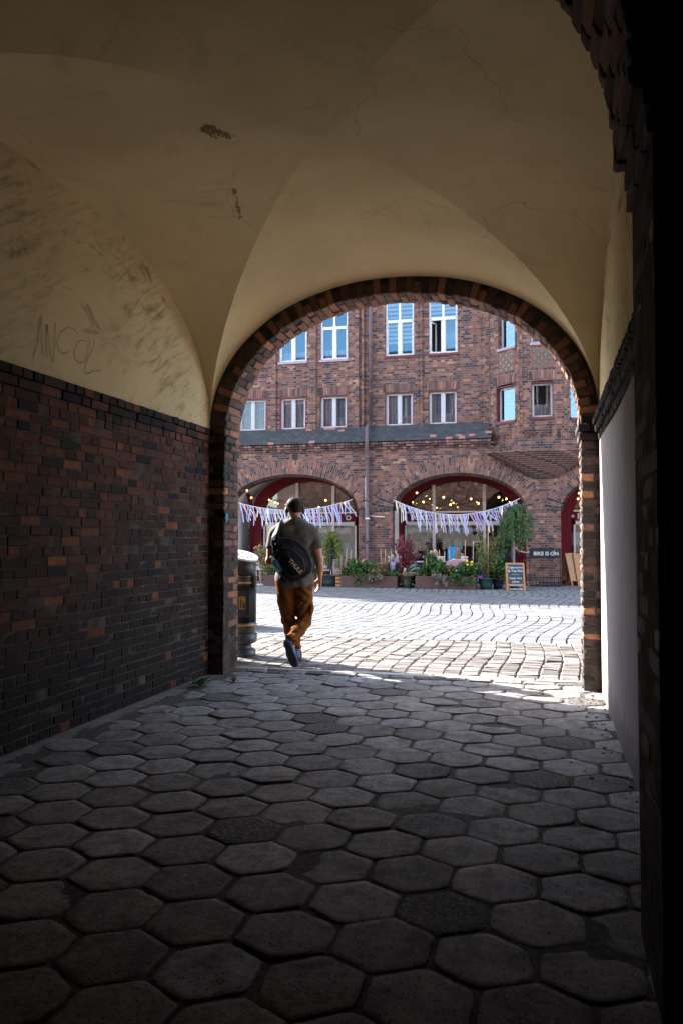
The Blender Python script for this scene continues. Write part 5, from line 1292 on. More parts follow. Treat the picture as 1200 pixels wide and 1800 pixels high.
# ================================================================== TABLES, CHAIRS, CRATE, POSTER
def chair0():
    t = thing('cafe_chair', 'x', 'chair', (0, 0, 0)); m = MB(); m.rbox((-.2, -.2, .44), (.2, .2, .47), .01); obj('seat', m, M['metal_white'], t, True); m = MB()
    for k in range(5): m.rbox((-.17 + k * .078, .185, .5), (-.14 + k * .078, .2, .84), .004)
    m.rbox((-.2, .18, .84), (.2, .205, .89), .006); obj('backrest', m, M['metal_white'], t, True)
    for x in (-.18, .18):
        for y in (-.18, .18): m = MB(); m.tube([(x, y, .44), (x * 1.1, y * 1.1, .008)], .013, 6); obj('leg', m, M['metal_white'], t, True)
    return t
ch = chair0()
def seat(o, x, Y, rz, label): o.location = (px(x, Y), Y, 0); o.rotation_euler = (0, 0, rz); o['label'] = label; o['group'] = 'white cafe chairs'
spots = [(571, 23.5, .3, 'white metal cafe chair behind the dark tub beside the man'), (449, 23.4, -.6, 'white metal cafe chair left of the bronze-tipped shrub'), (458, 24.0, 2.8, 'white metal cafe chair behind the bronze-tipped shrub'), (693, 23.75, 3.3, 'white metal chair under the man in the maroon jacket'), (770, 24.1, 3.2, 'white metal chair under the dark-haired guest in black'), (757, 24.3, 3.0, 'white metal chair under the grey-shirted guest'), (822, 24.2, 2.4, 'white metal chair under the guest in the light blue shirt')]
for i, (x, Y, rz, lb) in enumerate(spots):
    if i == 0: seat(ch, x, Y, rz, lb)
    else: dup(ch, (px(x, Y), Y, 0), rz, lb, 'white cafe chairs')
pc = thing('pink_chair', 'pale pink moulded chair turned away, under the long-haired guest', 'chair', (px(804, 23.5), 23.5, 0)); cx = px(804, 23.5)
m = MB(); m.rbox((cx - .24, 23.28, .02), (cx - .16, 23.34, .80), .02); m.rbox((cx + .16, 23.28, .02), (cx + .24, 23.34, .80), .02); m.rbox((cx - .155, 23.29, .60), (cx + .155, 23.33, .82), .02); obj('backrest', m, M['pinkp'], pc)
m = MB(); m.rbox((cx - .24, 23.35, .42), (cx + .24, 23.75, .46), .02); obj('seat', m, M['pinkp'], pc)
for sx in (-.2, .2): m = MB(); m.tube([(cx + sx, 23.7, .42), (cx + sx, 23.72, .008)], .018, 6); obj('leg', m, M['pinkp'], pc)
def table(x, Y, w, label, h=.42, mt='wood'):
    t = thing('cafe_table', label, 'table', (px(x, Y), Y, 0)); X = px(x, Y); m = MB(); m.rbox((X - w / 2, Y - .3, h - .04), (X + w / 2, Y + .3, h), .008); obj('tabletop', m, M[mt], t)
    for sx in (-1, 1):
        for sy in (-1, 1): m = MB(); m.rbox((X + sx * (w/2 - .06) - .025, Y + sy * .24 - .025, .008), (X + sx * (w/2 - .06) + .025, Y + sy * .24 + .025, h - .041), .004); obj('leg', m, M[mt], t)
    return X, Y, h
X, Y, h = table(712, 23.1, 1.3, 'low wooden cafe table behind the olive pot', .40)
def bottle(x, y, z, m, label, name='water_bottle', hh=.22, rr_=.035): q = MB(); q.lathe((x, y, z), [(.001, 0), (rr_, .0), (rr_, hh * .65), (rr_ * .4, hh * .85), (rr_ * .4, hh), (.001, hh)], 14); tag(obj(name, q, M[m]), label, name.split('_')[-1])
bottle(px(711.5, 23), 23.0, h, 'clearcap', 'clear water bottle on the low table by the olive pot'); bottle(px(704, 23), 23.05, h, 'c_maroon', 'dark drinking glass on the low table in front of the seated man', 'drinking_glass', .15, .04)
m = MB(); m.lathe((px(727, 23), 23.0, h), [(.001, 0), (.10, .0), (.14, .05), (.13, .052), (.001, .02)], 20); tag(obj('white_bowl', m, M['white']), 'white bowl on the low table right of the olive pot', 'bowl')
for i, (x, Y, w, hh, lb) in enumerate(((790, 24.4, 1.2, .72, 'cafe table between the group of seated guests'), (750, 24.7, .9, .72, 'cafe table behind the green-shirted guest'))): table(x, Y, w, lb, hh, 'steel')
cr = thing('wooden_crate', 'small slatted wooden crate between the dark tub and the long planter', 'crate', (px(593, YP), YP + .2, 0)); a, b = px(589, YP), px(598, YP)
m = MB()
for k in range(3): m.rbox((a, YP + .05, .02 + k * .105), (b, YP + .07, .095 + k * .105), .004); m.rbox((a, YP + .33, .02 + k * .105), (b, YP + .35, .095 + k * .105), .004)
for x in (a + .012, b - .012): m.rbox((x - .01, YP + .075, .01), (x + .01, YP + .325, .32), .004)
obj('slats', m, M['wood'], cr)
shrub('flowering_plant', 'little yellow and pink flowers in the wooden crate', 'plant', (px(593, YP), YP + .2, .25), .2, .2, .2, 120, .05, extra=[('yellow', 5, .02), ('c_pink', 5, .02)])
pb = thing('poster_board', 'white poster board with pink lettering propped behind the crate', 'poster', (px(595, YP + .5), YP + .5, 0)); a, b = at(585, 983, YP + .5), at(606, 1009, YP + .5)
m = MB(); m.rbox((a.x, YP + .5, b.z), (b.x, YP + .53, a.z), .004); bd = obj('board', m, M['blind'], pb); m = MB()
for x in (a.x + .04, b.x - .04): m.tube([(x, YP + .52, b.z + .05), (x, YP + .62, .008)], .012, 6)
obj('legs', m, M['black'], pb); me = text_mesh('NEX', .16, .002, 'poster_letters', 'CENTER', 1, .006); me.transform(Matrix.Translation((px(597, YP + .5), YP + .496, (a.z + b.z) / 2)) @ Matrix.Rotation(R(90), 4, 'X')); link('poster_letters', me, simple('magenta_print', (.6, .04, .2), .6, .1), bd)
m = MB()
for k in range(7): q = Vector((random.uniform(a.x + .03, b.x - .03), YP + .499, random.choice([a.z - .05, b.z + .05]) + random.uniform(-.02, .02))); m.poly([q + Vector((.03 * math.cos(i), 0, .02 * math.sin(i))) for i in range(6)][::1])
obj('printed_dots', m, M['r_pink'], bd)
tb = thing('blue_windbreak', 'bright blue fabric screen behind the seated guests', 'screen', (px(796, 24.65), 24.62, 0)); a, b = at(786, 961, 24.62), at(812, 985, 24.62); m = MB(); m.rbox((a.x, 24.60, b.z), (b.x, 24.63, a.z), .004); obj('panel', m, M['bluep'], tb)
m = MB(); m.rbox((a.x, 24.60, .008), (a.x + .03, 24.63, b.z - .001), .003); m.rbox((b.x - .03, 24.60, .008), (b.x, 24.63, b.z - .001), .003); obj('posts', m, M['steel'], tb)
m = MB(); a = at(685, 1006, 22.95); m.brick(a, (1, 0, -.5), (0, 1, 0), (.5, 0, 1), (.16, .10, .004), .5, .002); tag(obj('menu_card', m, simple('orange_menu', (.38,.12,.06), .6)), 'orange and white menu card held low beside the seated man', 'menu')
# wheelchair
wc = thing('wheelchair', 'black wheelchair with pale wheel rims under the green-shirted guest', 'wheelchair', (px(735, 23.3), 23.3, 0)); X = px(733, 23.3); Y = 23.3
for sy, rad, xo, zz in ((-.28, .30, .05, .31), (.28, .30, .05, .31)):
    m = MB(); m.tube([(X + xo + rad * math.cos(a), Y + sy, zz + rad * math.sin(a)) for a in [i * 2 * math.pi / 28 for i in range(29)]], .02, 6); w = obj('wheel', m, M['black'], wc)
    m = MB(); m.tube([(X + xo + rad * .88 * math.cos(a), Y + sy - .03, zz + rad * .88 * math.sin(a)) for a in [i * 2 * math.pi / 28 for i in range(29)]], .012, 6)
    for k in range(8): m.tube([(X + xo, Y + sy, zz), (X + xo + rad * math.cos(k * .785), Y + sy, zz + rad * math.sin(k * .785))], .004, 4)
    obj('push_rim', m, M['metal_white'], w)
m = MB(); m.rbox((X - .2, Y - .24, .44), (X + .24, Y + .24, .50), .01); m.rbox((X + .22, Y - .24, .50), (X + .26, Y + .24, .92), .01); obj('seat', m, M['black'], wc)
m = MB()
for sy in (-.25, .25): m.tube([(X + .26, Y + sy, .95), (X + .25, Y + sy, .45), (X - .2, Y + sy, .45), (X - .32, Y + sy, .1)], .014, 6); m.tube([(X - .2, Y + sy, .45), (X - .22, Y + sy, .7), (X + .2, Y + sy, .7)], .012, 6)
obj('frame', m, M['black'], wc)
for sy in (-.2, .2): m = MB(); m.tube([(X - .2 + .07 * math.cos(a), Y + sy, .085 + .07 * math.sin(a)) for a in [i * math.pi / 6 for i in range(13)]], .014, 5); m.tube([(X - .2, Y + sy, .085), (X - .2, Y + sy, .45)], .01, 5); obj('caster', m, M['black'], wc)
# weeds
def weed(p, n, L, label):
    p = Vector(p); t = thing('weed', label, 'weed', p); m = MB()
    for k in range(n):
        a = random.uniform(0, 6.283); d = Vector((math.cos(a), math.sin(a), random.uniform(.15, 1.1))).normalized(); s = Vector((-math.sin(a), math.cos(a), 0)); l = L * random.uniform(.6, 1.2); q = [p, p + d * l * .4 + Vector((0, 0, l * .08)), p + d * l]
        w = l * random.uniform(.12, .2); o = q[1] + (q[2] - q[1]) * .4; m.poly([q[0], q[1] - s * w * .6, o - s * w, q[2] - Vector((0, 0, l * .12)), o + s * w, q[1] + s * w * .6], random.uniform(.3, 1))
    obj('leaves', m, M['leaf'], t)
weed(gp(352, 1207), 16, .17, 'leafy green weed at the foot of the left brick wall'); weed(gp(340, 1205), 8, .12, 'small weed in the crack beside the left wall foot'); weed(gp(411, 1199), 14, .10, 'small green weed between paving stones near the left pier'); weed(gp(470, 1144, .0), 18, .05, 'tiny bright grass tuft among the setts beside the bin'); weed((at(990, 1031, YA - .3).x, YA - .25, 0.01), 22, .12, 'low green weed between the bike stand and the easels')
m = MB()
for k in range(70):
    y = random.uniform(4.5, 7.6); x = XR - abs(random.gauss(0, .13)) - .02; r = random.uniform(.004, .012); m.brick((x, y, .008), (1, 0, 0), (0, 1, 0), (0, 0, 1), (r, r * random.uniform(.5, 1), .004), random.random(), .002, .002)
stuff(obj('gravel_crumbs', m, M['hex']), 'loose crumbs of grit along the foot of the right wall', 'grit')
# ================================================================== THE WALKING MAN (local: x right, y forward, z up)
ML, MR = Vector((-2.77, 8.63, 0)), R(17.5)
man = thing('person', 'man in olive T-shirt and rust trousers walking out of the arch, seen from behind', 'person', ML, MR)
PT = 154.7
def lx(px_, py_, y=0): return ((px_ - 517) / PT, y, 1.4 - (py_ - 948) / PT)
h = .0085; lo, hi = (-.5, -.55, -.02), (.5, .55, 1.95)
torso = [('e', (0, -.005, 1.38), (.205, .125, .20)), ('c', (-.155, -.005, 1.485), (.155, -.005, 1.485), .075, .075), ('e', (0, .015, 1.12), (.195, .135, .22)), ('e', (0, -.02, .96), (.185, .13, .13)),
         ('c', (.02, -.005, 1.60), (.19, -.005, 1.495), .06, .055, .05), ('c', (0, -.005, 1.60), (-.18, -.005, 1.495), .06, .055, .05), ('e', (-.09, -.045, 1.42), (.09, .08, .13)), ('e', (.09, -.045, 1.42), (.09, .08, .13))]
SHR, ELR, WRR = (.205, -.005, 1.465), (.282, -.02, 1.165), (.292, .03, .965)
SHL, ELL, WRL = (-.205, -.005, 1.465), (-.275, -.03, 1.155), (-.20, .20, 1.10)
arms = [('c', SHR, (.255, -.01, 1.28), .066, .056), ('c', (.255, -.01, 1.28), ELR, .056, .043), ('c', ELR, (.292, .0, 1.08), .044, .042), ('c', (.292, .0, 1.08), WRR, .042, .027),
        ('c', SHL, (-.25, -.02, 1.28), .066, .056), ('c', (-.25, -.02, 1.28), ELL, .056, .043), ('c', ELL, (-.245, .08, 1.12), .045, .041), ('c', (-.245, .08, 1.12), WRL, .041, .027)]
def hand(w, d, side, thumb, curl, L=.18):
    """palm + four fingers + thumb: w wrist, d finger direction, side across knuckles, thumb direction"""
    w, d, s, t = Vector(w), Vector(d).normalized(), Vector(side).normalized(), Vector(thumb).normalized(); cu = Vector(curl).normalized(); o = []
    k = w + d * .095
    for q in (-1.4, -.5, .45, 1.3): o.append(('c', w + s * q * .012, k + s * q * .021, .017, .0145, .012))
    for q, l in ((-1.4, .062), (-.48, .078), (.45, .084), (1.35, .072)):
        a = k + s * q * .021; b = a + d * l * .5 + cu * .010; c = b + (d * .8 + cu * .65).normalized() * l * .5; o += [('c', a, b, .0115, .0105, .004), ('c', b, c, .0105, .009, .004)]
    a = w + d * .03 + t * .022; b = a + (d * .6 + t * .8).normalized() * .045; c = b + (d * .9 + t * .25 + cu * .2).normalized() * .035; o += [('c', w + d * .02, a, .018, .016, .01), ('c', a, b, .0145, .0125, .006), ('c', b, c, .0125, .0095, .004)]
    return o
hands = hand(WRR, (-.06, .06, -1), (-.35, .9, 0), (-.95, .25, -.1), (-.75, -.25, 0)) + hand(WRL, (.6, .75, .05), (.1, .1, 1), (.1, .3, 1), (.7, -.5, 0))
headp = [('c', (.004, -.01, 1.55), (.006, .0, 1.68), .058, .056, .03), ('e', (.008, .005, 1.768), (.076, .094, .098), None, .02), ('e', (.008, .045, 1.715), (.060, .062, .075), None, .03),
         ('c', (.008, .098, 1.755), (.008, .115, 1.73), .010, .014, .015), ('e', (.008, .10, 1.685), (.028, .014, .012), None, .012), ('e', (-.068, .0, 1.735), (.012, .024, .032), None, .01), ('e', (.084, .0, 1.735), (.012, .024, .032), None, .01)]
HL, KL, AL = (-.095, -.005, .93), (-.062, .075, .49), (.015, .15, .11)
HR, KR, AR = (.095, -.005, .93), (.112, .02, .47), (-.025, -.27, .31)
legs = [('c', HL, KL, .098, .060), ('c', KL, AL, .058, .04), ('c', HR, KR, .098, .060), ('c', KR, AR, .058, .04), ('c', AL, (.02, .24, .05), .035, .03), ('c', AR, (-.015, -.285, .17), .035, .03)]
slim = [(p[0], p[1], tuple(v - .016 for v in p[2])) + tuple(p[3:]) if p[0] == 'e' else (p[0], p[1], p[2], p[3] - .016, p[4] - .016) + tuple(p[5:]) for p in torso]
F, o0 = sdf_field(slim + arms + hands + headp + legs, lo, hi, h, .025)
link('body', sdf_mesh('body', F, o0, h), M['skin'], man, True)
# T-shirt
slv = [('c', SHR, (.272, -.015, 1.20), .082, .074), ('c', SHL, (-.268, -.025, 1.20), .082, .074)]
F, o0 = sdf_field([(p[0], p[1], tuple(v + .012 for v in p[2])) + tuple(p[3:]) if p[0] == 'e' else (p[0], p[1], p[2], p[3] + .010, p[4] + .010) + tuple(p[5:]) for p in torso] + [('e', (.005, .0, .93), (.218, .162, .16))], lo, hi, h, .05)
X, Y_, Z = grid(F, o0, h)
G, _ = sdf_field(slv, lo, hi, h, .02)
for a, b in ((SHR, ELR), (SHL, ELL)):
    a, b = np.array(a), np.array(b); d = (b - a) / np.linalg.norm(b - a); s = 1 if a[0] > 0 else -1
    pl = (X - a[0]) * d[0] + (Y_ - a[1]) * d[1] + (Z - a[2]) * d[2] - .185; G = np.where(X * s > .1, np.maximum(G, pl), G)
k_ = .035; w = np.clip(.5 + .5 * (F - G) / k_, 0, 1); F = F * (1 - w) + G * w - k_ * w * (1 - w)
F = np.maximum(F, .865 + .004 * np.sin(X * 17 + 1) - Z); F = np.maximum(F, -(np.sqrt((X - .005) ** 2 + (Y_ - .015) ** 2 + (Z - 1.655) ** 2) - .075))
F += .0045 * np.sin(26 * Z + 22 * X + 5 * np.sin(9 * X)) * np.clip((1.2 - Z) * 4, .12, 1) + .003 * np.sin(40 * X - 34 * Z + 3 * np.sin(14 * Z))
F += .006 * np.sin(55 * (Z - .9 * X)) * np.exp(-(((X - .19) / .06) ** 2 + ((Z - 1.34) / .09) ** 2)) * (Y_ < .05)
link('t_shirt', sdf_mesh('t_shirt', F, o0, h), M['olive'], man, True)
# trousers
tro = [('e', (-.005, -.01, .955), (.198, .135, .12)), ('c', HL, (-.08, .03, .70), .118, .105, .04), ('c', (-.08, .03, .70), KL, .105, .083), ('c', KL, (-.01, .13, .25), .082, .08), ('c', (-.01, .13, .25), (.022, .145, .06), .08, .072),
       ('c', HR, (.105, .01, .70), .12, .105, .04), ('c', (.105, .01, .70), KR, .105, .084), ('c', KR, (.05, -.13, .385), .084, .076), ('c', (.05, -.13, .385), (-.03, -.275, .30), .076, .066), ('e', (.19, -.01, .62), (.035, .075, .10), None, .02)]
F, o0 = sdf_field(tro, lo, hi, h, .022); X, Y_, Z = grid(F, o0, h)
F = np.maximum(F, Z - 1.03)
def folds(cx, cz, sx, sz, fr, kx, kz, amp): return amp * np.sin(fr * (kx * X + kz * Z) + 2.2 * np.sin(11 * X + 7 * Y_)) * np.exp(-(((X - cx) / sx) ** 2 + ((Z - cz) / sz) ** 2))
F += folds(.1, .85, .14, .12, 60, .6, 1, .007) + folds(.12, .62, .12, .14, 52, .9, -1, .009) + folds(.1, .46, .12, .10, 75, -.3, 1, .009) + folds(.02, .33, .10, .07, 95, -.55, 1, .009) + folds(-.08, .45, .1, .14, 62, .4, 1, .008) + folds(0, .17, .1, .1, 80, .2, 1, .008) + folds(-.09, .75, .1, .16, 45, 1, .5, .005)
def crease(kx, kz, fr, ph, cx, cz, sx, sz, amp): return amp * np.exp(-(np.sin(fr * (kx * X + kz * Z) + ph + 1.6 * np.sin(8 * X + 5 * Z)) / .33) ** 2) * np.exp(-(((X - cx) / sx) ** 2 + ((Z - cz) / sz) ** 2))
for q in ((.75, 1, 34, .3, .11, .80, .10, .12, .011), (-.55, 1, 38, 1.2, .10, .68, .12, .10, .012), (.5, 1, 46, .5, .09, .50, .12, .07, .013), (-.3, 1, 56, 2, .05, .37, .12, .07, .013), (.4, 1, 60, .2, .0, .30, .09, .06, .011), (.25, 1, 40, 2.2, -.09, .62, .09, .14, .010), (-.4, 1, 48, .9, -.07, .42, .09, .11, .012), (.2, 1, 62, 1.1, .02, .16, .1, .07, .012), (.9, 1, 30, 1.9, -.10, .86, .10, .10, .009), (1, .15, 40, .6, .06, .95, .13, .05, .007)): F += crease(*q)
F += .012 * np.exp(-((X + .005) / .012) ** 2) * (Y_ < 0) * np.clip((Z - .66) * 6, 0, 1)
link('trousers', sdf_mesh('trousers', F, o0, h), M['rust'], man, True)
# hair
F, o0 = sdf_field([('e', (.010, -.002, 1.776), (.084, .104, .098), None, .02), ('e', (.018, .03, 1.812), (.082, .09, .060), None, .04), ('e', (-.006, -.035, 1.792), (.082, .075, .074), None, .03)], (-.2, -.2, 1.6), (.2, .25, 1.95), .006, .02)
X, Y_, Z = grid(F, o0, .006)
F = np.maximum(F, 1.700 + .25 * np.maximum(0, Y_ + .02) + .02 * np.clip(np.abs(X - .01) - .045, 0, 1) / .03 * .8 + .004 * np.sin(60 * X) - Z); F = np.maximum(F, -(np.sqrt((X - .008) ** 2 + ((Y_ - .12) / 1.0) ** 2 + (Z - 1.70) ** 2) - .095))
F += .0012 * np.sin(230 * X + 90 * Z + 3 * np.sin(30 * Y_))
link('hair', sdf_mesh('hair', F, o0, .006), M['hair'], man, True)
# shoes
def shoe(M4, label=None):
    M4 = M4 @ Matrix.Scale(1.14, 4)
    hs = .007; F, o = sdf_field([('c', (0, -.095, .05), (0, .03, .05), .040, .046), ('c', (0, .03, .05), (.005, .125, .030), .047, .036), ('c', (0, -.085, .06), (0, -.065, .115), .042, .044)], (-.1, -.2, -.02), (.1, .22, .2), hs, .02)
    X, Y_, Z = grid(F, o, hs); F = np.maximum(F, .022 - Z); F = np.maximum(F, Z - .12); me = sdf_mesh('shoe', F, o, hs); me.transform(M4); s = link('shoe', me, M['shoe'], man, True)
    m = MB(); out = []
    for i in range(28):
        a = 2 * math.pi * i / 28; y = .145 * math.sin(a); wv = .040 + .011 * math.sin(max(-1, min(1, (y - .01) / .15)) * 1.5) - .007 * math.exp(-((y + .02) / .05) ** 2); out.append((wv * math.cos(a) * (1 if abs(math.cos(a)) > .01 else 1), y + .012))
    for r0, r1, z0, z1 in ((.96, 1.0, -.002, .005), (1.0, 1.03, .005, .020), (1.03, .98, .020, .034)):
        for i in range(28):
            (a, b), (c, d) = out[i], out[(i+1) % 28]; m.poly([(a*r0, b*r0, z0), (c*r0, d*r0, z0), (c*r1, d*r1, z1), (a*r1, b*r1, z1)], .5, None, True)
    m.poly([(a*.96, b*.96, -.002) for a, b in out][::-1])
    for k in range(9): y = -.12 + k * .031; m.rbox((-.03, y, -.0055), (.03, y + .012, -.0025), .001)
    sm_ = m.mesh('sole'); sm_.transform(M4); link('sole', sm_, M['sole'], s, True)
def frame4(o, fwd, up):
    f = Vector(fwd).normalized(); r = f.cross(Vector(up)).normalized(); u = r.cross(f); return Matrix(((r.x, f.x, u.x, o[0]), (r.y, f.y, u.y, o[1]), (r.z, f.z, u.z, o[2]), (0, 0, 0, 1)))
shoe(frame4((.025, .19, .012), (.05, 1, 0), (0, 0, 1)))
toe, heel = Vector((.005, -.285, .022)), Vector((-.07, -.375, .285)); shoe(frame4((toe + heel) / 2 + Vector((0, .0, 0)), toe - heel, (-.1, .9, .42)))
# headphones, bag, bottle: things of their own
hp = thing('headphones', 'black over-ear headphones worn by the walking man', 'headphones', ML, MR)
m = MB(); m.tube([(.008 + .098 * math.cos(a), .03 + .01 * math.sin(a), 1.745 + .128 * math.sin(a)) for a in [math.pi * i / 20 for i in range(21)]], .011, 8); obj('headband', m, M['black'], hp, True)
for s in (-1, 1):
    F, o = sdf_field([('e', (.008 + s * .094, .012, 1.728), (.022, .036, .045))], (-.2, -.1, 1.6), (.2, .12, 1.85), .006); link('ear_cup', sdf_mesh('ear_cup', F, o, .006), M['black'], hp, True)
bag = thing('sling_bag', 'black sling backpack with pale lettering slung across the walking man\'s back', 'bag', ML, MR)
def polysdf(X, Z, P):
    P = np.array(P); d = np.full(X.shape, 1e9); ins = np.zeros(X.shape, bool)
    for i in range(len(P)):
        a, b = P[i], P[(i+1) % len(P)]; e = b - a; wx, wz = X - a[0], Z - a[1]; t = np.clip((wx * e[0] + wz * e[1]) / (e @ e), 0, 1); d = np.minimum(d, np.hypot(wx - t * e[0], wz - t * e[1]))
        c = ((a[1] > Z) != (b[1] > Z)) & (X < (b[0] - a[0]) * (Z - a[1]) / (b[1] - a[1] + 1e-12) + a[0]); ins ^= c
    return np.where(ins, -d, d)
def slab(poly, y0, y1, r, h=.008, wr=.0):
    P = [(lx(a, b)[0], lx(a, b)[2]) for a, b in poly]; xs, zs = [p[0] for p in P], [p[1] for p in P]; lo = (min(xs) - .05, y0 - .04, min(zs) - .05); n = [int(v / h) + 2 for v in (max(xs) - min(xs) + .1, y1 - y0 + .08, max(zs) - min(zs) + .1)]
    F = np.zeros(n); X, Y_, Z = grid(F, lo, h); d = polysdf(X[:, 0, :], Z[:, 0, :], P)[:, None, :] + r + 0 * Y_
    ym, th = (y0 + y1) / 2, (y1 - y0) / 2; back = (Y_ < ym); dome = .38 * np.clip(-d, 0, .16) * back; q = np.abs(Y_ - ym) - th + r - dome + .03 * 0
    F = np.hypot(np.maximum(d, 0), np.maximum(q, 0)) + np.minimum(np.maximum(d, q), 0) - r
    if wr: F += wr * (np.sin(60 * X + 40 * Z + 3 * np.sin(20 * Z)) + .6 * np.sin(90 * Z - 30 * X))
    return F, lo, h
OUT = [(478,950),(488,945),(508,944),(524,950),(537,961),(546,976),(550,991),(547,1004),(538,1013),(526,1019),(512,1022),(501,1016),(492,1004),(486,990),(480,968)]
F, o, hh = slab(OUT, -.205, -.125, .035, .007, .0012); link('main_compartment', sdf_mesh('main_compartment', F, o, hh), M['bag_hi'], bag, True)
FRONT = [(490,966),(497,961),(510,962),(523,969),(533,980),(538,993),(536,1003),(528,1010),(517,1013),(506,1009),(497,998),(491,983)]
F, o, hh = slab(FRONT, -.262, -.17, .03, .007, .0008); fp = link('front_pocket', sdf_mesh('front_pocket', F, o, hh), M['bag'], bag, True)
m = MB(); pts = [Vector(lx(a, b, -.232)) for a, b in [(489,975),(490,967),(497,959.5),(510,960),(524,967),(535,979),(540,993),(538,1004)]]; m.tube(pts, .0045, 6); obj('zip', m, M['black'], fp, True)
m = MB(); m.tube([lx(507, 968, -.285), lx(508, 974, -.29)], .004, 5); m.tube([lx(488, 965, -.24), lx(486, 974, -.245)], .004, 5); obj('zip_pull', m, M['pot_dark'], fp, True)
m = MB()
for p in ((485, 956), (480, 961), (489, 966)): m.ball(Vector(lx(*p, -.235)), .008)
obj('buckle', m, M['clearcap'], bag, True)
def strapmesh(pts, ws):
    m = MB(); P = [Vector(p) for p in pts]; Q = []; W = []
    for i in range(len(P) - 1):
        for k in range(6):
            t = k / 6; a, b, c, d = P[max(i-1, 0)], P[i], P[i+1], P[min(i+2, len(P)-1)]
            Q.append(.5 * ((2*b) + (c - a) * t + (2*a - 5*b + 4*c - d) * t*t + (3*b - a - 3*c + d) * t**3)); W.append(ws[i] * (1-t) + ws[i+1] * t)
    ctr = Vector((0, 0, 1.3)); b = len(m.v)
    for i, q in enumerate(Q):
        t = (Q[min(i+1, len(Q)-1)] - Q[max(i-1, 0)]).normalized(); n = q - Vector((0, .0, min(1.44, max(1.05, q.z)))); n = (n - t * n.dot(t)).normalized(); s = t.cross(n)
        for u in (-1, 1): m.v.append(tuple(q + s * u * W[i] / 2))
        for u in (1, -1): m.v.append(tuple(q + s * u * W[i] / 2 + n * .012))
    for i in range(len(Q) - 1):
        for k in range(4): a = b + 4 * i; m.face((a + k, a + (k+1) % 4, a + 4 + (k+1) % 4, a + 4 + k), .5, None, True)
    return m
st_ = strapmesh([(-.215, -.175, 1.33), (-.205, -.155, 1.42), (-.185, -.10, 1.525), (-.165, .0, 1.580), (-.13, .11, 1.50), (.0, .165, 1.33), (.16, .15, 1.17), (.225, .03, 1.10), (.21, -.11, 1.10), (.17, -.17, 1.11)], [.15, .14, .11, .09, .07, .05, .05, .06, .10, .14]); obj('strap', st_, M['bag_hi'], bag, True)
me = text_mesh('THULE', .062, .0012, 'logo_letters', 'CENTER', 1.05, .0022)
c = Vector(lx(519.5, 994, -.306)); an = -R(47); ux = Vector((math.cos(an), -.02, math.sin(an))).normalized(); nz_ = Vector((.05, -1, .03)); nz_ = (nz_ - ux * nz_.dot(ux)).normalized(); uy = nz_.cross(ux)
me.transform(Matrix(((ux.x, uy.x, nz_.x, c.x), (ux.y, uy.y, nz_.y, c.y), (ux.z, uy.z, nz_.z, c.z), (0, 0, 0, 1)))); link('logo_letters', me, M['silver'], fp, True)
bt = thing('water_bottle', 'blue water bottle with pale cap in the side pocket of the sling bag', 'bottle', ML, MR)
a, b = Vector(lx(490, 994, -.20)), Vector(lx(479, 979.5, -.235)); d = (b - a).normalized()
m = MB(); m.tube([a - d * .06, a - d * .05, b - d * .055, b - d * .035, b - d * .03], [.03, .038, .038, .026, .02], 14); obj('bottle_body', m, M['bluebottle'], bt, True)
m = MB(); m.tube([b - d * .032, b + d * .012, b + d * .018], [.021, .020, .012], 12); obj('cap', m, M['clearcap'], bt, True)
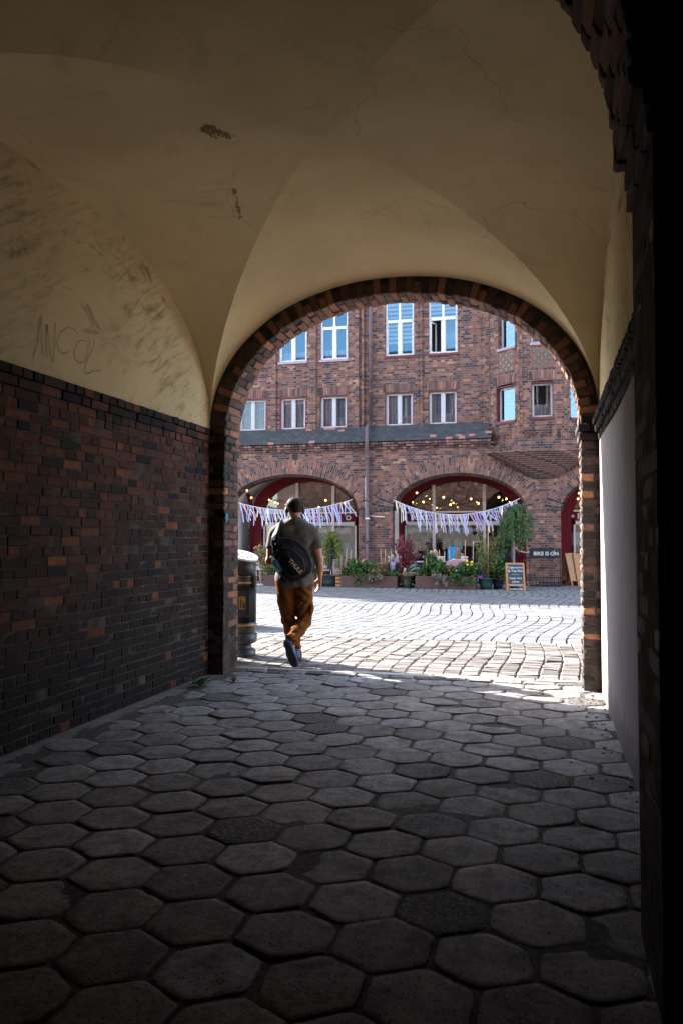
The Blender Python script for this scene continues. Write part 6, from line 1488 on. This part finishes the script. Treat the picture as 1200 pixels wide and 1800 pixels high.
# ================================================================== CAFE GUESTS
def guest(label, x, Y, ytop, rz, top, bottom, hairm, pose='sit', long=0, lean=.12, arms_=(.55, .25), X=None, long_sleeve=False, glasses=False, bald=False):
    X = px(x, Y) if X is None else X; zt = at(x, ytop, Y).z; t = thing('person', label, 'person', (X, Y, 0), rz); hv = .017
    if pose == 'sit': hz = max(.2, zt - .86)
    else: hz = zt * .52
    T = .50; sz = hz + .47 if pose == 'sit' else hz + .50 * zt / 1.68; ly = lean
    neck = (0, ly + .01, sz + .06); hc = (0, ly + .04, zt - .115)
    tor = [('e', (0, .0, hz + .02), (.16, .12, .12)), ('e', (0, ly * .4, hz + .2), (.145, .105, .2)), ('e', (0, ly * .8, sz - .1), (.165, .11, .16)), ('c', (-.14, ly, sz - .03), (.14, ly, sz - .03), .06, .06)]
    if pose == 'sit':
        lg = [('c', (s * .09, 0, hz), (s * .12, .40, hz + .04), .085, .06) for s in (-1, 1)] + [('c', (s * .12, .40, hz + .04), (s * .12, .43, .06), .06, .04) for s in (-1, 1)] + [('c', (s * .12, .42, .045), (s * .13, .55, .035), .035, .03) for s in (-1, 1)]
    else:
        lg = [('c', (s * .085, 0, hz), (s * .09, .02, hz * .52), .085, .06) for s in (-1, 1)] + [('c', (s * .09, .02, hz * .52), (s * .09, 0, .07), .055, .04) for s in (-1, 1)] + [('c', (s * .09, -.01, .045), (s * .1, .13, .035), .035, .03) for s in (-1, 1)]
    ar, sl = [], []
    for s in (-1, 1):
        S = (s * .185, ly, sz - .04); E = (s * .24, ly + .10 * arms_[0], sz - .31); Wr = (s * .16, ly + .10 + arms_[1], sz - .33 + .05 * arms_[0]) if pose == 'sit' else (s * .25, ly + .05 + arms_[1] * .3, sz - .53)
        ar += [('c', S, E, .045, .036), ('c', E, Wr, .036, .025), ('c', Wr, tuple(Vector(Wr) + (Vector(Wr) - Vector(E)).normalized() * .08), .028, .022)]
        en = Wr if long_sleeve else tuple(Vector(S).lerp(Vector(E), .6)); sl += [('c', S, E if long_sleeve else en, .058, .050)] + ([('c', E, Wr, .050, .036)] if long_sleeve else [])
    hd = [('c', neck, (0, ly + .03, zt - .2), .05, .048), ('e', hc, (.074, .092, .108)), ('e', (0, ly + .085, zt - .165), (.05, .045, .06)), ('c', (0, ly + .13, zt - .12), (0, ly + .145, zt - .14), .01, .013)]
    lo_, hi_ = (-.36, -.3, 0), (.36, .72, zt + .06)
    sm = lambda L, d: [(p[0], p[1], tuple(v + d for v in p[2])) + tuple(p[3:]) if p[0] == 'e' else (p[0], p[1], p[2], p[3] + d, p[4] + d) for p in L]
    F, o = sdf_field(sm(tor, -.012) + sm(lg, -.01) + ar + hd, lo_, hi_, hv, .03); link('body', sdf_mesh('body', F, o, hv), M['skin_pale'], t, True)
    F, o = sdf_field(sm(tor, .014) + sl, lo_, hi_, hv, .035); Z = grid(F, o, hv)[2]; F = np.maximum(F, hz - .02 - Z); link('top', sdf_mesh('top', F, o, hv), M[top], t, True)
    F, o = sdf_field(sm(tor[:1], .008) + sm(lg[:4], .012), lo_, hi_, hv, .03); Xg, Yg, Z = grid(F, o, hv); F = np.maximum(F, Z - hz - .08); link('trousers', sdf_mesh('trousers', F, o, hv), M[bottom], t, True)
    if not bald:
        pr = [('e', (0, ly + .02, zt - .092), (.086, .100, .096))]
        if long: pr += [('c', (0, ly - .045, zt - .12), (0, ly - .11, zt - .12 - long), .075, .05), ('e', (0, ly - .07, zt - .14 - long * .5), (.09, .05, long * .6))]
        F, o = sdf_field(pr, lo_, hi_, .013, .03); Xg, Yg, Z = grid(F, o, .013); F = np.maximum(F, -(np.sqrt(Xg ** 2 + (Yg - ly - .15) ** 2 + (Z - zt + .17) ** 2) - .115)); 
        if not long: F = np.maximum(F, zt - .155 - Z)
        link('hair', sdf_mesh('hair', F, o, .013), M[hairm], t, True)
    if glasses:
        m = MB()
        for s in (-1, 1): m.tube([(s * .033 + .024 * math.cos(a), ly + .137, zt - .11 + .018 * math.sin(a)) for a in [i * .5236 for i in range(13)]], .004, 4)
        m.tube([(-.012, ly + .137, zt - .108), (.012, ly + .137, zt - .108)], .004, 4); obj('glasses', m, M['black'], t, True)
    return t
guest('seated man in glasses, maroon jacket, pale blue shirt and jeans facing the camera', 693, 23.6, 972, R(176), 'c_ltblue', 'c_jeans', 'hair', lean=.14, glasses=True)
t = bpy.data.objects['person.001']; zt = at(693, 972, 23.6).z; hz = max(.2, zt - .86); sz = hz + .47
F, o = sdf_field([('e', (0, .11, sz - .1), (.19, .135, .18)), ('e', (0, .05, hz + .15), (.18, .13, .2)), ('c', (-.15, .14, sz - .03), (.15, .14, sz - .03), .075, .075)] + [('c', (s * .185, .14, sz - .04), (s * .24, .2, sz - .31), .066, .056) for s in (-1, 1)] + [('c', (s * .24, .2, sz - .31), (s * .17, .45, sz - .32), .056, .042) for s in (-1, 1)], (-.4, -.3, 0), (.4, .7, zt), .017, .035)
Xg, Yg, Zg = grid(F, o, .017); F = np.maximum(F, -np.maximum(np.abs(Xg) - .065, .08 - Yg)); F = np.maximum(F, hz + .0 - Zg); F = np.maximum(F, Zg - sz - .055); link('jacket', sdf_mesh('jacket', F, o, .017), M['c_maroon'], t, True)
guest('guest in a pale green top bent forward in the wheelchair, seen from behind', 735, 23.35, 972, R(60), 'c_green', 'c_dark', 'hair', lean=.30, long_sleeve=True)
guest('dark-haired guest in a grey-blue shirt facing the camera behind the flower planter', 757.5, 24.3, 965, R(190), 'c_grey', 'c_dark', 'hair')
guest('guest with thick black hair and a black top, back to the table', 771.5, 24.1, 962, R(150), 'c_black', 'c_dark', 'hair', long_sleeve=True)
guest('guest in a pale pink top, partly hidden by the flowers', 774.5, 23.4, 980, R(200), 'c_pink', 'c_dark', 'hair_blond', lean=.2, bald=True)
guest('guest in a white top with very long dark blonde hair, seen from behind', 803.5, 23.55, 961.5, R(-8), 'c_white', 'c_dark', 'hair_blond', long=.42)
guest('dark-haired guest in a light blue shirt seen side-on at the table', 819.5, 24.2, 964, R(105), 'c_ltblue', 'c_dark', 'hair')
guest('guest in a purple dress half hidden behind the twining plant', 847.5, 23.3, 982, R(20), 'purple', 'purple', 'hair', lean=.1)
guest('guest in a white top bent low behind the left planter', 654, 23.2, 981, R(140), 'c_white', 'c_pink', 'hair_blond', lean=.25)
guest('standing woman with long dark hair and a black top behind the yellow-green tree', 584, 23.7, 934, R(195), 'c_black', 'c_dark', 'hair', 'stand', long=.22, arms_=(.3, .2))
# ================================================================== LIGHT, SKY, CAMERA
w = bpy.data.worlds.new('World'); SC.world = w; w.use_nodes = True; nt = w.node_tree; bg = nt.nodes['Background']
SX, SY = -1.48, .65; EL = math.atan2(1, math.hypot(SX, SY)); AZ = math.atan2(SX, SY)
sky = N(nt, 'ShaderNodeTexSky'); sky.sky_type = 'NISHITA'; sky.sun_disc = False; sky.sun_elevation = EL; sky.sun_rotation = AZ; sky.air_density = 1.0; sky.dust_density = .6; sky.ozone_density = 1.5
tc = nt.nodes.new('ShaderNodeTexCoord'); n = noi(nt, tc.outputs['Generated'], 2.2, 7, .6, .3, (1, 1, 2.2))
nt.links.new(mixc(nt, ramp(nt, n, [(.46, (0,0,0)), (.64, (.8,)*3)]), sky.outputs[0], (6.5, 6.7, 7.2)), bg.inputs[0]); bg.inputs[1].default_value = .13
sd = bpy.data.lights.new('sun', 'SUN'); sd.energy = 4.0; sd.angle = R(.5); sd.color = (1, .955, .88)
so = bpy.data.objects.new('sun', sd); COL.objects.link(so); so.rotation_euler = Vector((SX, SY, 1)).to_track_quat('Z', 'Y').to_euler(); so.location = (0, 20, 30)
cd = bpy.data.cameras.new('camera'); co = bpy.data.objects.new('camera', cd); COL.objects.link(co); SC.camera = co
cd.sensor_fit = 'VERTICAL'; cd.sensor_height = 36; cd.lens = 36 * FPX / 1800; cd.clip_start = .05; cd.clip_end = 1500
co.location = (0, 0, EYE); co.rotation_euler = (R(90) + PITCH, 0, YAW)
SC.view_settings.view_transform = 'Standard'; SC.view_settings.look = 'None'; SC.view_settings.exposure = 2.85; SC.view_settings.gamma = 1
SC.cycles.max_bounces = 10; SC.cycles.diffuse_bounces = 6; SC.cycles.glossy_bounces = 4; SC.cycles.transparent_max_bounces = 12; SC.cycles.use_denoising = True; SC.cycles.sample_clamp_indirect = 8
SC.cycles.caustics_reflective = False; SC.cycles.caustics_refractive = False
